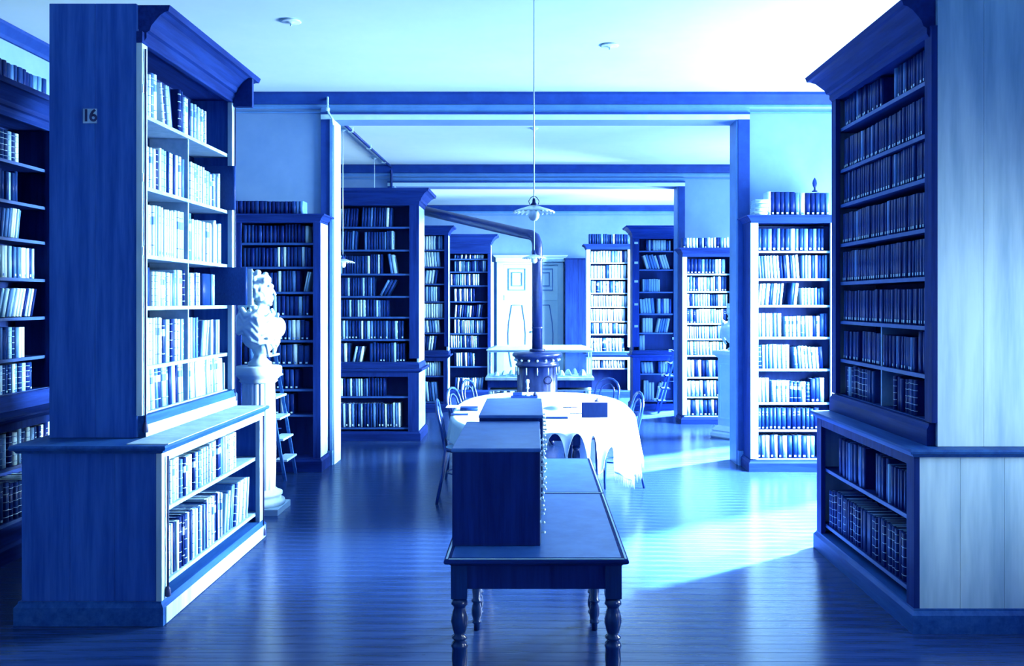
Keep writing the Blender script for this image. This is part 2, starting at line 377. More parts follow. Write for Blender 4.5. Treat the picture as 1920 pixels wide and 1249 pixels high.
# ------------------------------------------------------------------ bookcases
CORN = [(0, 0), (.012, .02), (.012, .05), (.03, .06), (.04, .09), (.09, .15), (.12, .17), (.14, .175), (.15, .21)]
def bookcase(label, loc, rz, W, d, ztop, zopen, shelves, ledge=None, dl=0.0, ea=0.0, eb=0.0, low=(), stile=.07, divider=False, mface=None, ends=(1, 1), mend=None,
             cz=1.0, plinth=.13, name='bookcase', edge=None, wrap=(1, 1), mshelf=None, mledge=None):
    t = thing(name, label, 'bookcase', loc, rz)
    mface = mface or M_wood; mend = mend or M_wood; edge = edge or M_edge; mshelf = mshelf or M_woodh
    zl = ledge if ledge else 0.0
    # end panels, of several boards
    for side, nb in ((0, ends[0]), (1, ends[1])):
        xa, xb = (0, .025) if side == 0 else (W - .025, W)
        p = link('end_panel', None, t)
        cuts = [0.02] + [0.02 + (d - .02) * (k / nb + (random.uniform(-.04, .04))) for k in range(1, nb)] + [d]
        for k in range(nb):
            bx('board', mend, p, xa, xb, cuts[k] + .0008, cuts[k + 1] - .0008, zl + .001, (ztop - .16 * cz) if wrap[side] else ztop + .001, .002)
        bx('stile', mface, t, (-.004 if side == 0 else W - stile), (stile if side == 0 else W + .004), -.014, .019, zl + .13 if ledge else .13, zopen + .001, .003)
    bx('back_panel', M_back, t, .025, W - .025, min(d * .55, .3), min(d * .55, .3) + .015, zl + .01, ztop - .1)
    bx('top_board', mface, t, .025, W - .025, .02, d, ztop - .165 * cz, ztop - .14 * cz)
    bx('frieze', M_woodh, t, -.004, W + .004, -.016, .0195, zopen + .002, ztop - .16 * cz, .003)
    swept([(o * cz, ztop - .21 * cz + z * cz) for o, z in CORN] + [(.0, ztop)], 0, W, -.016, d, wrap).obj('cornice', M_woodh, t)
    bd = min(d * .55, .3)
    for z in shelves:
        s_ = MB().box(.026, W - .026, .026, bd - .001, z - .024, z).box(.026, W - .026, .022, .026, z - .024, z - .001, 1)
        s_.obj('shelf', [mshelf, edge], t)
    if divider:
        bx('divider', edge, t, W / 2 - .008, W / 2 + .008, .03, bd - .001, min(shelves) + .001, max(shelves) - .025)
    # plinth under the upper case
    z0 = zl + .0
    if ledge:
        bh = min(.125, min(shelves) - zl - .004)
        swept([(.012, z0 + .001), (.012, z0 + bh * .72), (.0, z0 + bh * .9), (0, z0 + bh)], 0, W, -.016, d * .999, wrap).obj('base_moulding', mledge or M_woodh, t)
    if ledge:
        xa, xb = -ea, W + eb
        MB().rect_loft([(.02, zl - .045), (.03, zl - .03), (.045, zl - .025), (.05, zl - .012), (.045, zl)], xa, xb, -dl, d + .02).obj('ledge', mledge or (M_midwood if mend is M_pale_end else M_woodh), t)
        for side, nb in ((0, ends[0]), (1, ends[1])):
            x_a, x_b = (xa, xa + .025) if side == 0 else (xb - .025, xb)
            p = link('lower_end_panel', None, t)
            cuts = [-dl + .02] + [-dl + .02 + (d + dl) * (k / (nb + 1) + random.uniform(-.03, .03)) for k in range(1, nb + 1 if nb > 1 else 1)] + [d + .02]
            for k in range(len(cuts) - 1):
                bx('board', mend, p, x_a, x_b, cuts[k] + .0008, cuts[k + 1] - .0008, .0, zl - .046, .002)
            bx('lower_stile', mface, t, (x_a - .004 if side == 0 else x_b + .025 - stile * 1.1 - .025), (x_a + stile * 1.1 if side == 0 else x_b + .004), -dl - .012, -dl + .019, .0, zl - .046, .003)
        bx('top_rail', mface, t, xa + stile * 1.1 + .001, xb - stile * 1.1 - .001, -dl - .01, -dl + .019, zl - .1, zl - .046, .002)
        bx('lower_back_panel', M_back, t, xa + .025, xb - .025, .12, .135, .0, zl - .05)
        for z in low:
            MB().box(xa + .026, xb - .026, -dl + .026, .119, z - .024, z).box(xa + .026, xb - .026, -dl + .022, -dl + .026, z - .024, z - .001, 1).obj('shelf', [mshelf, edge], t)
        MB().rect_loft([(.03, .0), (.03, plinth - .03), (.014, plinth - .01), (.013, plinth)], xa, xb, -dl, d + .02).obj('plinth', M_midwood if mend is M_pale_end or mledge is M_midwood else M_woodh, t)
    else:
        MB().rect_loft([(.03, .0), (.03, plinth - .03), (.014, plinth - .01), (.013, plinth)], 0, W, -.016, d * .999).obj('plinth', M_woodh, t)
    return t
def swept(prof, x0, x1, y0, y1, wrap):
    """like rect_loft, but an end that the moulding does not return round stays flush"""
    b = MB(); v = []; f = []
    wa, wb = [(1.0 if w_ else 0.0) for w_ in wrap]
    for o, z in prof: v += [(x0 + (.0255 if not wrap[0] else 0) - o * wa, y0 - o, z), (x1 - (.0255 if not wrap[1] else 0) + o * wb, y0 - o, z), (x1 - (.0255 if not wrap[1] else 0) + o * wb, y1 + o * min(wa, wb), z), (x0 + (.0255 if not wrap[0] else 0) - o * wa, y1 + o * min(wa, wb), z)]
    for i in range(len(prof) - 1):
        for k in range(4):
            a, c = 4 * i + k, 4 * i + (k + 1) % 4
            f.append((a, c, c + 4, a + 4))
    f.append((3, 2, 1, 0)); q = 4 * (len(prof) - 1); f.append((q, q + 1, q + 2, q + 3))
    return b.add(v, f)
def frame(loc, rz): return Matrix.Translation(loc) @ Matrix.Rotation(rz, 4, 'Z')

# --- bookcase 16: the tall case whose end carries the number plate
L0 = (-2.30, 5.30, 0); RL = PI / 2; WL = 1.65
sh = [1.135, 1.41, 1.77, 2.08, 2.49, 2.92]
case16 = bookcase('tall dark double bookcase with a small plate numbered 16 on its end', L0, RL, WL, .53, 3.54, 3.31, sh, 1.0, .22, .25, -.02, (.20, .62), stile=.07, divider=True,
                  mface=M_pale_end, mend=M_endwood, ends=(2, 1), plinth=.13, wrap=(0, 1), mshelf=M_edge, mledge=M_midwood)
TL = frame(L0, RL)
tx = 'from the numbered end panel on the %s shelf'
hs = [.27, .35, .30, .40, .42, .38]
row(TL, .075, WL - .075, sh[5], .03, .30, [('u', 0, .20, (5, 2, 1, 1, 0), [1, 1, 3], (.85, .95), .034), ('l', .205, .37, (3, 1, 0, 3, 1), [0, 1], (.85, .92), .026, -.2),
    ('u', .40, .55, MIX, [1, 3, 0], (.8, .95), .034), ('u', .56, .76, PALE, [0, 1, 3], (.75, .88), .028)], tx % 'topmost', 'A')
row(TL, .075, WL - .075, sh[4], .03, .30, [('u', 0, .49, PALE, [3, 1, 0, 1], (.82, .92), .036), ('u', .51, .93, PALE, [0, 1, 3], (.75, .9), .036)], tx % 'second', 'A', dep=.2)
row(TL, .075, WL - .075, sh[3], .03, .345, [('u', 0, .49, (9, 2, .3, 0, 0), [3, 0, 4], (.85, .92), .036), ('u', .505, .98, (9, 2, 1, .3, 0), [3, 0, 4], (.8, .95), .038)], tx % 'third', 'A', dep=.2)
row(TL, .075, WL - .075, sh[2], .03, .26, [('u', .13, .49, PALE, [0, 3, 1], (.8, .92), .032), ('u', .505, .68, PALE, [0, 1], (.8, .9), .03), ('u', .80, .86, PALE, [0, 3], (.8, .9), .034)], tx % 'fourth', 'A')
row(TL, .075, WL - .075, sh[1], .03, .32, [('u', 0, .49, PALE, [1, 0, 3, 0], (.82, .92), .034), ('u', .505, .66, PALE, [0, 1], (.8, .88), .034), ('l', .67, .80, MIX, [0], (.75, .8), .03, .17),
    ('u', .81, .93, PALE, [0], (.75, .85), .034)], tx % 'fifth', 'A')
row(TL, .075, WL - .075, sh[0], .03, .28, [('l', 0, .48, PALE, [0, 0, 3], (.86, .95), .034, -.06), ('l', .52, .97, PALE, [0, 0, 3], (.86, .97), .034, -.07)], tx % 'sixth', 'A')
xl0, xl1 = -.25 + .09, WL - .02 - .09
row(TL, xl0, xl1, .62, -.19, .26, [('u', 0.0, .80, PALE, [1, 3, 1, 0], (.88, .97), .037)], 'from the near end, upper cupboard row of bookcase 16', 'A', dep=.24)
row(TL, xl0, xl1, .20, -.19, .33, [('u', 0.0, .62, (5, 2, 1, 3, 2), [1, 3, 0], (.88, .98), .036), ('l', .63, .97, PALE, [0, 0, 1], (.82, .95), .034, .16)], 'from the near end, bottom row of bookcase 16', 'A', dep=.26)
bx('ledge_top', M_pale_end, case16, -.24, WL - .03, -.262, -.03, 1.0003, 1.0045, label='pale worn strip of the ledge')  # window light on the ledge put in as a pale strip
bx('kick_board', M_pale_end, case16, -.245, WL - .025, -.2545, -.2505, .004, .096, label='pale worn kick board')  # lit front of the plinth painted by a thin pale strip
bx('base_board', M_pale_end, case16, .01, WL - .01, -.0325, -.0285, 1.006, 1.075, label='pale board under the lowest books')  # light on the base moulding, laid on as a pale strip
# plate, tags, cords
pl = bx('number_plate', M_edge, case16, -.006, -.001, .29 - .04, .29 + .04, 2.84, 2.925, .001, label='light enamel plate reading 16')
pl_o = pl
fc = bpy.data.curves.new('digits', 'FONT'); fc.body = '16'; fc.size = .098; fc.align_x = 'CENTER'; fc.align_y = 'CENTER'; fc.extrude = .001; fc.offset = .0022; fc.space_character = .86
fc.materials.append(M_ink)
tmp = bpy.data.objects.new('digits', fc); C.objects.link(tmp)
dg = bpy.context.evaluated_depsgraph_get()
dm = bpy.data.meshes.new_from_object(tmp.evaluated_get(dg)); bpy.data.objects.remove(tmp)
# world: text faces -Y (the camera); in the case's own frame that is -X
tme = link('digits', dm, case16, loc=(-.0075, .29, 2.882), rot=(PI / 2, 0, -PI / 2), label='dark numerals 16')
for z in (3.05, 2.53, 2.10): bx('label_tag', M_paper, case16, .0, .045, -.019, -.0145, z - .03, z + .02)
def cord(x, y, z1, z0, parent):
    MB().tube([(x, y, z1), (x, y, z0 + .05)], .006, 6).obj('cord', M_ink, parent)
    w_ = MB().lathe([(.006, z0 + .06), (.012, z0 + .05), (.016, z0 + .03), (.017, z0 + .005), (.013, z0)], 10, x, y).obj('cord_weight', M_ink, parent)
cord(.02, -.024, 3.28, 1.03, case16); cord(WL - .03, -.024, 3.35, 1.04, case16)
cord(-.2, -.245, .93, .14, case16); cord(WL - .06, -.25, .93, -.0 + .02, case16)
bx('cornice_bracket', M_iron, case16, WL - .05, WL - .01, -.16, -.017, 3.28, 3.50, .004)

# --- tall case opposite: pale plank end, books in shade
R0 = (2.20, 6.64, 0); RR = -PI / 2; WR = 1.66
shr = [1.13, 1.385, 1.66, 1.94, 2.215, 2.50, 2.75, 3.05]
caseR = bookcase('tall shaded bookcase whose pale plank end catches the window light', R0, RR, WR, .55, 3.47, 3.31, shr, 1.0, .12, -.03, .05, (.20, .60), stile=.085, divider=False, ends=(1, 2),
                 mend=M_pale_end, edge=M_shaded_edge, plinth=.13, wrap=(1, 0))
for z0_, z1_ in ((1.131, 1.36), (1.386, 1.635)): bx('divider', M_edge, caseR, WR / 2 - .008, WR / 2 + .008, .03, .28, z0_, z1_)
TR = frame(R0, RR)
tr = 'from the far end, %s shelf, shaded bookcase'
nm = ['bottom', 'second lowest', 'third lowest', 'fourth lowest', 'fifth lowest', 'third highest', 'second highest', 'topmost']
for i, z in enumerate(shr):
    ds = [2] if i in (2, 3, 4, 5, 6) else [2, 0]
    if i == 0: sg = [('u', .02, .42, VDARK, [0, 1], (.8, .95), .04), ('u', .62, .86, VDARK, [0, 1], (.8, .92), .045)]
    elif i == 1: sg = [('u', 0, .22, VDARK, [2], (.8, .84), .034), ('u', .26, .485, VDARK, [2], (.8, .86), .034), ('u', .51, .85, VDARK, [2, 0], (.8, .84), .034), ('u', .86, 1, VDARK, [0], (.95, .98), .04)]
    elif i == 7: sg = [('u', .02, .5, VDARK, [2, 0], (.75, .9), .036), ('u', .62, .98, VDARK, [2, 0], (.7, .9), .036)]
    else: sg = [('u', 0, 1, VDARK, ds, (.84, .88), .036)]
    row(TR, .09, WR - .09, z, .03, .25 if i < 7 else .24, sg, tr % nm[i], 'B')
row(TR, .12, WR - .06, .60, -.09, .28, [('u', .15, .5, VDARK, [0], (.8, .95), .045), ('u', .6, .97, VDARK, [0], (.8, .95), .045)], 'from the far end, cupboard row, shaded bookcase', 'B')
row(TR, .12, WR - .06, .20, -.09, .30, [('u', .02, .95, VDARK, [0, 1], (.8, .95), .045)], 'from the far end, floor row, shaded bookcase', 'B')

# --- long case on the side wall, seen past bookcase 16
S0 = (-3.83, 3.9, 0); WS = 3.35
shs = [1.12, 1.375, 1.68, 1.975, 2.27, 2.545, 2.84]
caseS = bookcase('dim bookcase standing against the side wall beyond bookcase 16', S0, RL, WS, .56, 3.36, 3.14, shs, 1.0, .2, 0, .02, (.26, .64), stile=.1, edge=M_shaded_edge)
TS = frame(S0, RL)
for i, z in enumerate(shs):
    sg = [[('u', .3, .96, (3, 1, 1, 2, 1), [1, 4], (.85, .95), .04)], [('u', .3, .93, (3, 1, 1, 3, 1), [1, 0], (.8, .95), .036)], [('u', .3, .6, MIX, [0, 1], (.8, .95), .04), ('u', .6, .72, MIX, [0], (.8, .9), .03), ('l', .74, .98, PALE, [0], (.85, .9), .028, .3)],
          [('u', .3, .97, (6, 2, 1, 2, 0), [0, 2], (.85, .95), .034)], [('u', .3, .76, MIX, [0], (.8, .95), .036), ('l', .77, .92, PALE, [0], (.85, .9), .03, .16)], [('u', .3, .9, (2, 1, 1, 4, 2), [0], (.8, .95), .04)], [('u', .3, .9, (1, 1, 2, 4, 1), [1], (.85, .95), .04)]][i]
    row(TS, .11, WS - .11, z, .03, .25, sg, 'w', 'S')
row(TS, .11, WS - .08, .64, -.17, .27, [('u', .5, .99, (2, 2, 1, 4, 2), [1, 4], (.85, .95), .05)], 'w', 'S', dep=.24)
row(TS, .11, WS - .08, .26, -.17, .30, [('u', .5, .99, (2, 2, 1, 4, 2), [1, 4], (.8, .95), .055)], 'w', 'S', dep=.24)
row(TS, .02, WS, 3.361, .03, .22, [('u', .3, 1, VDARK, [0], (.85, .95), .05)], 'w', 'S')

# --- frontal cases
def frontal(label, x0, x1, D, ytop, yopen, ys, depth=.38, ledge=None, dl=0, low=(), cz=.6, segs=None, tag='', stile=.06, top_row=None, tmean=.04, mend=None, mface=None, edge=None, dh=.93, eb=0, ea=0, plinth=.14, maxh=.27, right_tall=None):
    X0, X1 = xof(x0, D) if x0 > 50 else x0, xof(x1, D)
    W = X1 - X0
    zs = [zof(y, D) for y in ys]; zo = zof(yopen, D)
    lz = [zof(y, D) for y in low]
    t = bookcase(label, (X0, D, 0), 0, W, depth, zof(ytop, D), zo, zs, zof(ledge, D) if ledge else None, dl, ea, eb, lz, stile=stile, cz=cz, mend=mend, mface=mface, edge=edge, plinth=plinth)
    T = frame((X0, D, 0), 0)
    tops = sorted(zs) + [zo + .02]
    for i, z in enumerate(sorted(zs)):
        gap = tops[i + 1] - z - .026
        sg = segs[i % len(segs)] if segs else [('u', 0, 1, MIX, [0, 2], (.82, .95), tmean)]
        row(T, stile + .004, W - stile - .004, z, .03, min(gap, maxh) * dh / .93, sg, 'w', tag)
    lt = sorted(lz) + [zof(ledge, D) - .07] if ledge else []
    for i, z in enumerate(sorted(lz)):
        gap = lt[i + 1] - z - .026
        row(T, stile + .02, W - stile - .02, z, -dl + .035, min(gap, .34), [('u', .03, .97, DARK, [0, 2], (.82, .95), tmean)] if not segs else segs[(i + 1) % len(segs)], 'w', tag)
    if top_row: row(T, top_row[0] * W, W * top_row[1], zof(ytop, D) + .001, .0, top_row[2], [('u', 0, 1, top_row[3], top_row[4], (.9, .98), tmean * 1.05)], 'w', tag)
    return t
LBL = (1, .6, 1, 5, 5)
BR = (4, 2, 1.5, 2.5, .6)
fr = frontal('bookcase beside the opening with books and four stacked volumes on top', 1408, 1570, 9.6, 404, 418, [470, 522, 572, 632, 692, 755, 806, 860], .39, cz=.38, mface=M_pale_end, stile=.075,
        segs=[[('u', 0, .86, (1, 1, 1, 5, 3), [2], (.85, .92), .042)], [('u', 0, .9, (2, 1, 1, 5, 2), [2, 4], (.82, .9), .044)], [('u', 0, .2, BR, [0], (.9, .97), .035), ('u', .2, .74, BR, [1, 3], (.78, .86), .04), ('u', .74, .98, DARK, [2], (.9, .97), .045)],
              [('u', 0, .5, BR, [1, 0], (.9, .97), .036), ('l', .5, .95, PALE, [0, 3], (.84, .9), .034, -.06)], [('u', 0, .38, BR, [0], (.92, .98), .036), ('u', .38, .88, PALE, [0, 3], (.8, .85), .036), ('u', .88, 1, BR, [0], (.9, .95), .04)],
              [('l', 0, .42, PALE, [0], (.85, .95), .034, .1), ('l', .44, .6, (1, 0, 0, 1, 0), [0], (.85, .92), .034, .12), ('u', .61, .97, PALE, [0], (.68, .76), .034)], [('l', 0, .6, BR, [0], (.88, .95), .03, -.07), ('u', .62, .99, BR, [0], (.88, .93), .032)],
              [('u', 0, .99, (1, 1, 2, 5, 2), [2], (.85, .93), .042)]], tag='C', plinth=.12, top_row=(.19, .95, .265, (.5, .5, 1, 5, 3), [2]), tmean=.042)
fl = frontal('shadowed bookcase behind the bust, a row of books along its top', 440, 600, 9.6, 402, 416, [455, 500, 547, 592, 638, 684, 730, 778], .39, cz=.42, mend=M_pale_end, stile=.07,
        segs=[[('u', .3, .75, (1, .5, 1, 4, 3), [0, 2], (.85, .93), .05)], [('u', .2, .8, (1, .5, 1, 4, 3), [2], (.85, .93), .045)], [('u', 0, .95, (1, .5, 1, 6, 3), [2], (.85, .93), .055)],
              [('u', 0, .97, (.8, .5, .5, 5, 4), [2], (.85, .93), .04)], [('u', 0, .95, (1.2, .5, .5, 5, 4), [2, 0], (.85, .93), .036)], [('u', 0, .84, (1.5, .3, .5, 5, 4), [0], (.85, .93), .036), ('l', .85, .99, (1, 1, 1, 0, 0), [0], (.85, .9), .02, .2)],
              [('u', 0, .97, (1.6, .3, .3, 5, 4), [0], (.85, .93), .034)], [('u', 0, .96, (1.6, .3, .3, 5, 4), [0], (.85, .93), .034)]], tag='D', edge=M_shaded_edge, top_row=(0, .86, .15, (.3, .1, .3, 4, 5), [0]), plinth=.14)
BL = (.8, .8, 1.6, 5, 3)
frl = frontal('massive dark bookcase just past the opening, ledge at waist height', 560, 785, 11.8, 355, 378, [425, 468, 513, 555, 594, 636, 679], .62, 691, .10, [742, 800], cz=1.0, mend=M_edge, stile=.12, eb=.01,
        segs=[[('u', 0, .42, DARK, [0], (.85, .95), .04), ('l', .43, .57, PALE, [0], (.7, .8), .034, .22), ('u', .6, .97, BL, [0, 2], (.85, .95), .036)], [('u', 0, .95, BL, [0, 2], (.85, .95), .034)], [('u', 0, .8, BL, [0], (.85, .95), .034)],
              [('u', .2, .68, BL, [0], (.85, .95), .032), ('l', .7, .9, (0, 1, 2, 2, 0), [0], (.8, .9), .034, .5)], [('u', .2, .75, BL, [0], (.85, .95), .032), ('l', .78, .9, (0, 1, 2, 0, 0), [0], (.9, .95), .04, -.15)],
              [('l', 0, .5, BL, [0], (.85, .95), .032, .05), ('u', .55, .85, BL, [0], (.85, .95), .03)], [('l', .05, .5, BL, [0], (.85, .95), .032, .08), ('l', .52, .85, BL, [0], (.85, .95), .03, .04)]], tag='E', edge=M_shaded_edge, plinth=.12, tmean=.034)
bx('label_tag', M_paper, frl, xof(785, 11.8) - xof(560, 11.8) + .001, xof(785, 11.8) - xof(560, 11.8) + .005, .03, .11, 2.68, 2.80)
frr = frontal('narrow pale bookcase behind the second bust and its square pedestal', 1280, 1376, 13.3, 465, 482, [513, 546, 574, 606, 635, 666, 707, 744, 780], .40, cz=.42, mface=M_pale_end, stile=.06,
        segs=[[('u', 0, .98, (2, 1, 1, 3, 3), [2], (.85, .93), .05)], [('u', 0, .98, BR, [2], (.85, .93), .05)], [('u', 0, .98, (4, 1, 1, 3, 1), [0], (.85, .93), .05)], [('u', 0, .98, PALE, [0, 1], (.85, .93), .045)],
              [('u', 0, .98, PALE, [0], (.85, .93), .034)], [('u', 0, .98, PALE, [4], (.85, .93), .04)], [('u', 0, .98, PALE, [0], (.85, .93), .036)], [('u', 0, .98, BR, [2], (.85, .93), .038)]], tag='F', plinth=.1, top_row=(.0, .95, .16, BR, [0, 2]), dh=.93)
fa = frontal('dark bookcase part hidden behind the massive one in the farthest room', 740, 840, 14.8, 424, 440, [468, 500, 532, 565, 596, 624, 657], .30, 665, .08, [704, 752], cz=.7, mend=M_edge, stile=.06,
        segs=[[('l', .5, .9, BR, [0], (.85, .95), .04, .14)], [('l', .4, .95, PALE, [0], (.85, .95), .04, -.08)], [('u', .3, .97, PALE, [0], (.85, .95), .034)], [('u', .3, .97, BR, [0], (.85, .95), .036)]], tag='G', edge=M_shaded_edge)
fb = frontal('dim bookcase next to the pale double door, books leaning in it', 838, 920, 17.0, 440, 476, [485, 509, 535, 565, 595, 625, 652, 687, 732], .4, cz=.9, stile=.055,
        segs=[[('l', .1, .9, MIX, [0], (.8, .9), .04, .1)], [('u', .1, .7, MIX, [0], (.85, .95), .04)], [('u', .0, .8, BR, [0], (.85, .95), .036)], [('u', .1, .97, BR, [0], (.85, .95), .036)]], tag='H', edge=M_shaded_edge, mend=M_edge)
fcb = frontal('brightly lit bookcase with pale volumes, books ranged on its top', 1100, 1184, 17.0, 458, 468, [492, 522, 549, 575, 602, 626, 659], .4, 664, .06, [690], cz=.45, mface=M_pale_end, mend=M_edge, stile=.07, edge=M_edge,
        segs=[[('u', 0, 1, PALE, [0, 0, 3], (.85, .93), .05)], [('u', 0, 1, (9, 1, 1, 2, 0), [0], (.85, .93), .05)], [('u', 0, 1, (9, 1, .5, 1, 0), [0], (.85, .93), .05)], [('u', 0, 1, (9, 1, 0, 0, 0), [0], (.85, .93), .05)]], tag='I', top_row=(.05, .97, .2, (.3, .5, 1, 5, 2), [0]))
fe = frontal('unlit bookcase with pale tags down its stile and a step ladder before it', 1186, 1275, 15.1, 424, 448, [470, 505, 547, 588, 624, 657], .40, 665, .06, [700, 750], cz=.8, stile=.11,
        segs=[[('u', 0.0, .2, PALE, [0], (.85, .95), .04)], [('u', .1, .45, PALE, [0], (.85, .95), .036), ('l', .5, .95, PALE, [0], (.85, .9), .034, .2)], [('l', 0, .5, PALE, [0], (.85, .95), .045, -.1), ('u', .55, .97, BR, [0], (.85, .95), .04)],
              [('u', .1, .7, PALE, [0], (.75, .8), .036)], [('l', .1, .95, PALE, [0], (.85, .95), .04, -.3)], [('u', .2, .97, (5, 1, 1, 3, 1), [0], (.85, .95), .036)]], tag='J', edge=M_shaded_edge, plinth=.1)
for y in (455, 492, 527, 570, 611): bx('label_tag', M_paper, fe, .03, .09, -.019, -.0145, zof(y, 15.1) - .025, zof(y, 15.1) + .012)

# choose the rows that show largest (about 300 volumes) as things, the rest is one mass
def film(r):
    out = []
    for bk in r['books']:
        M = r['T'] @ book_matrix(bk)
        a = M @ Vector((-.5, 0, 0)); e = M @ Vector((.5, 0, 1))
        if a.y < 1: return 0
        out.append(abs((a.x / a.y - e.x / e.y) * (a.z - e.z) / a.y))
    return sum(out) / max(1, len(out))
rest = MB(); taken = 0
order = sorted([r for r in ROWS if r['case'] in 'AB'], key=film, reverse=True)
chosen = []
for r in order:
    if taken + len(r['books']) <= 318: chosen.append(id(r)); taken += len(r['books'])
for r in ROWS:
    if id(r) in chosen:
        for i, bk in enumerate(r['books']):
            ci, ds = bk[7], bk[8]
            M = r['T'] @ book_matrix(bk)
            o = link('book', cover_mesh(ci, ds), None, '%s %s book, %s %s' % (LOOK[ci], BIND[ds] + (' leaning' if bk[6] else ''), ORD[i + 1], r['text']), 'book',
                     'books ' + ('of bookcase 16, ' if r['case'] == 'A' else 'of the shaded bookcase, ') + r['text'].replace('from the numbered end panel ', '').replace('from the far end ', '').replace('from the near end, ', '')[:50])
            o.matrix_world = M
            p = link('pages', PAGES, o)
    else:
        for bk in r['books']:
            ci, ds = bk[7], bk[8]
            book_shape(rest, ci, 5 if ci > 1 else 6, 7, ds, r['T'] @ book_matrix(bk))
rest.obj('book_mass', B_COL + [M_gilt, M_inkband, M_pages], None, label='rows of smaller books filling the other bookcases', cat='books', kind='stuff')

# odd volumes of bookcase 16
def odd_book(label, T, x, y, z, t, h, d, ci, ds=0, name='book', face=None):
    o = link(name, cover_mesh(ci, ds), None, label, 'book')
    o.matrix_world = T @ Matrix.Translation((x + t / 2, y, z + .0008)) @ Matrix.Diagonal((t, d, h, 1))
    link('pages', PAGES, o)
    return o
iw = WL - .15
odd_book('thick dark box volume at the numbered end of the fourth shelf', TL, .078, .03, sh[2], .15, .235, .2, 3)
odd_book('thick dark box volume near the middle of the fourth shelf', TL, .075 + .69 * iw, .03, sh[2], .15, .225, .2, 3)
odd_book('large dark folio pulled out past the stile on the fourth shelf', TL, WL - .13, -.14, sh[2], .045, .285, .27, 3)
odd_book('slim pale volume pulled out behind the dark folio on the fourth shelf', TL, WL - .19 + .106, -.17, sh[2], .012, .275, .28, 0)
odd_book('dark cloth volume standing forward at the far end of the second shelf', TL, WL - .12, -.05, sh[4], .04, .33, .22, 3)
odd_book('thin pale book, last at the far end of the sixth shelf', TL, WL - .115, .03, sh[0], .014, .2, .19, 0)
# stack of four flat volumes on the frontal case
DF = 9.6; X0f = xof(1408, DF)
for k, (nm_, cc) in enumerate((('lowest', 0), ('second', 0), ('third', 1), ('topmost', 0))):
    z = zof(404, DF) + .002 + k * .043
    o = link('book', cover_mesh(cc, 0), None, 'pale book lying flat on the bookcase, %s of the stack of four' % nm_, 'book', 'flat books stacked on the bookcase')
    o.matrix_world = Matrix.Translation((X0f + .105 + .004 * k, DF - .01, z + .02)) @ Matrix.Rotation(PI / 2, 4, 'Y') @ Matrix.Diagonal((.040, .22, .135, 1)) @ Matrix.Translation((0, 0, -.5))
    link('pages', PAGES, o)
# leaf ornament on the same case
t = thing('ornament', 'small dark spear-shaped ornament standing on the books by the opening', 'ornament', (xof(1533, DF), DF + .1, zof(404, DF) + .262))
MB().lathe([(.03, 0), (.032, .008), (.012, .018), (.01, .04)], 12).obj('foot', M_iron, t)
v = MB(); v.lathe([(.008, .04), (.02, .06), (.026, .09), (.02, .12), (.004, .15)], 10, T=Matrix.Diagonal((1, .35, 1, 1))); v.obj('leaf', M_iron, t)

# ------------------------------------------------------------------ book tables with the card cabinets
def turned_leg(h=.70, w=.034):
    b = MB()
    b.cbox(-w, w, -w, w, h - .145, h, .003)
    s_ = w / .034
    b.lathe([(.026 * s_, h - .145), (.034 * s_, h - .16), (.036 * s_, h - .172), (.028 * s_, h - .18), (.024 * s_, h - .19), (.031 * s_, h - .21), (.036 * s_, h - .235), (.036 * s_, h - .25), (.028 * s_, h - .285),
             (.022 * s_, h - .30), (.033 * s_, h - .308), (.033 * s_, h - .316), (.022 * s_, h - .324), (.034 * s_, h - .338), (.036 * s_, h - .35), (.031 * s_, h - .36), (.034 * s_, h - .40), (.022 * s_, .175), (.029 * s_, .168), (.029 * s_, .158), (.019 * s_, .150), (.024 * s_, .135), (.029 * s_, .11), (.028 * s_, .085), (.019 * s_, .06), (.027 * s_, .052), (.027 * s_, .043), (.017 * s_, .036), (.015 * s_, 0)], 20)
    return b
M_gloss = mat('varnished_wood', (0.0015, 0.016, 0.10), (0.005, 0.034, 0.17), (22, 22, 1.6), 0.24, spec=.6)
LEGM = turned_leg().mesh('leg', M_gloss)
M_top = mat('table_leather_top', (0.025, 0.11, 0.40), (0.05, 0.17, 0.50), (9, 9, 9), 0.33, 0.08, spec=.6)
def low_table(label, y0, y1, x0=-.37, x1=.395):
    t = thing('reading_table', label, 'table', ((x0 + x1) / 2, y0, 0), 0, 'pair of long low tables end to end')
    w = (x1 - x0) / 2; L = y1 - y0
    MB().rect_loft([(-.028, .700), (-.022, .706), (-.006, .712), (0, .718), (.0, .727), (-.004, .733)], -w, w, .001, L - .001).obj('table_top', M_woodh, t)
    bx('top_panel', M_top, t, -w + .03, w - .03, .03, L - .03, .7331, .7345)
    for s_ in (-1, 1): MB().box(s_ * (w - .012) - .004, s_ * (w - .012) + .004, .012, L - .02, .7331, .7352).obj('inlay_strip', M_trimp, t)
    MB().box(-w + .02, w - .02, .006, .012, .7331, .7352).obj('inlay_strip', M_trimp, t)
    for x in (-w + .06, w - .06):
        for y in (.075, L - .075): link('leg', LEGM, t, loc=(x, y, 0))
    for (a, b_, c, d_) in ((-w + .094, w - .094, .05, .07), (-w + .094, w - .094, L - .07, L - .05), (-w + .04, -w + .06, .11, L - .11), (w - .06, w - .04, .11, L - .11)):
        bx('apron', M_wood, t, a, b_, c, d_, .597, .699)
    return t
low_table('long low table with turned legs carrying the big card cabinet', 3.74, 5.04)
low_table('second low table behind, its top seamed to the first', 5.04, 6.17)
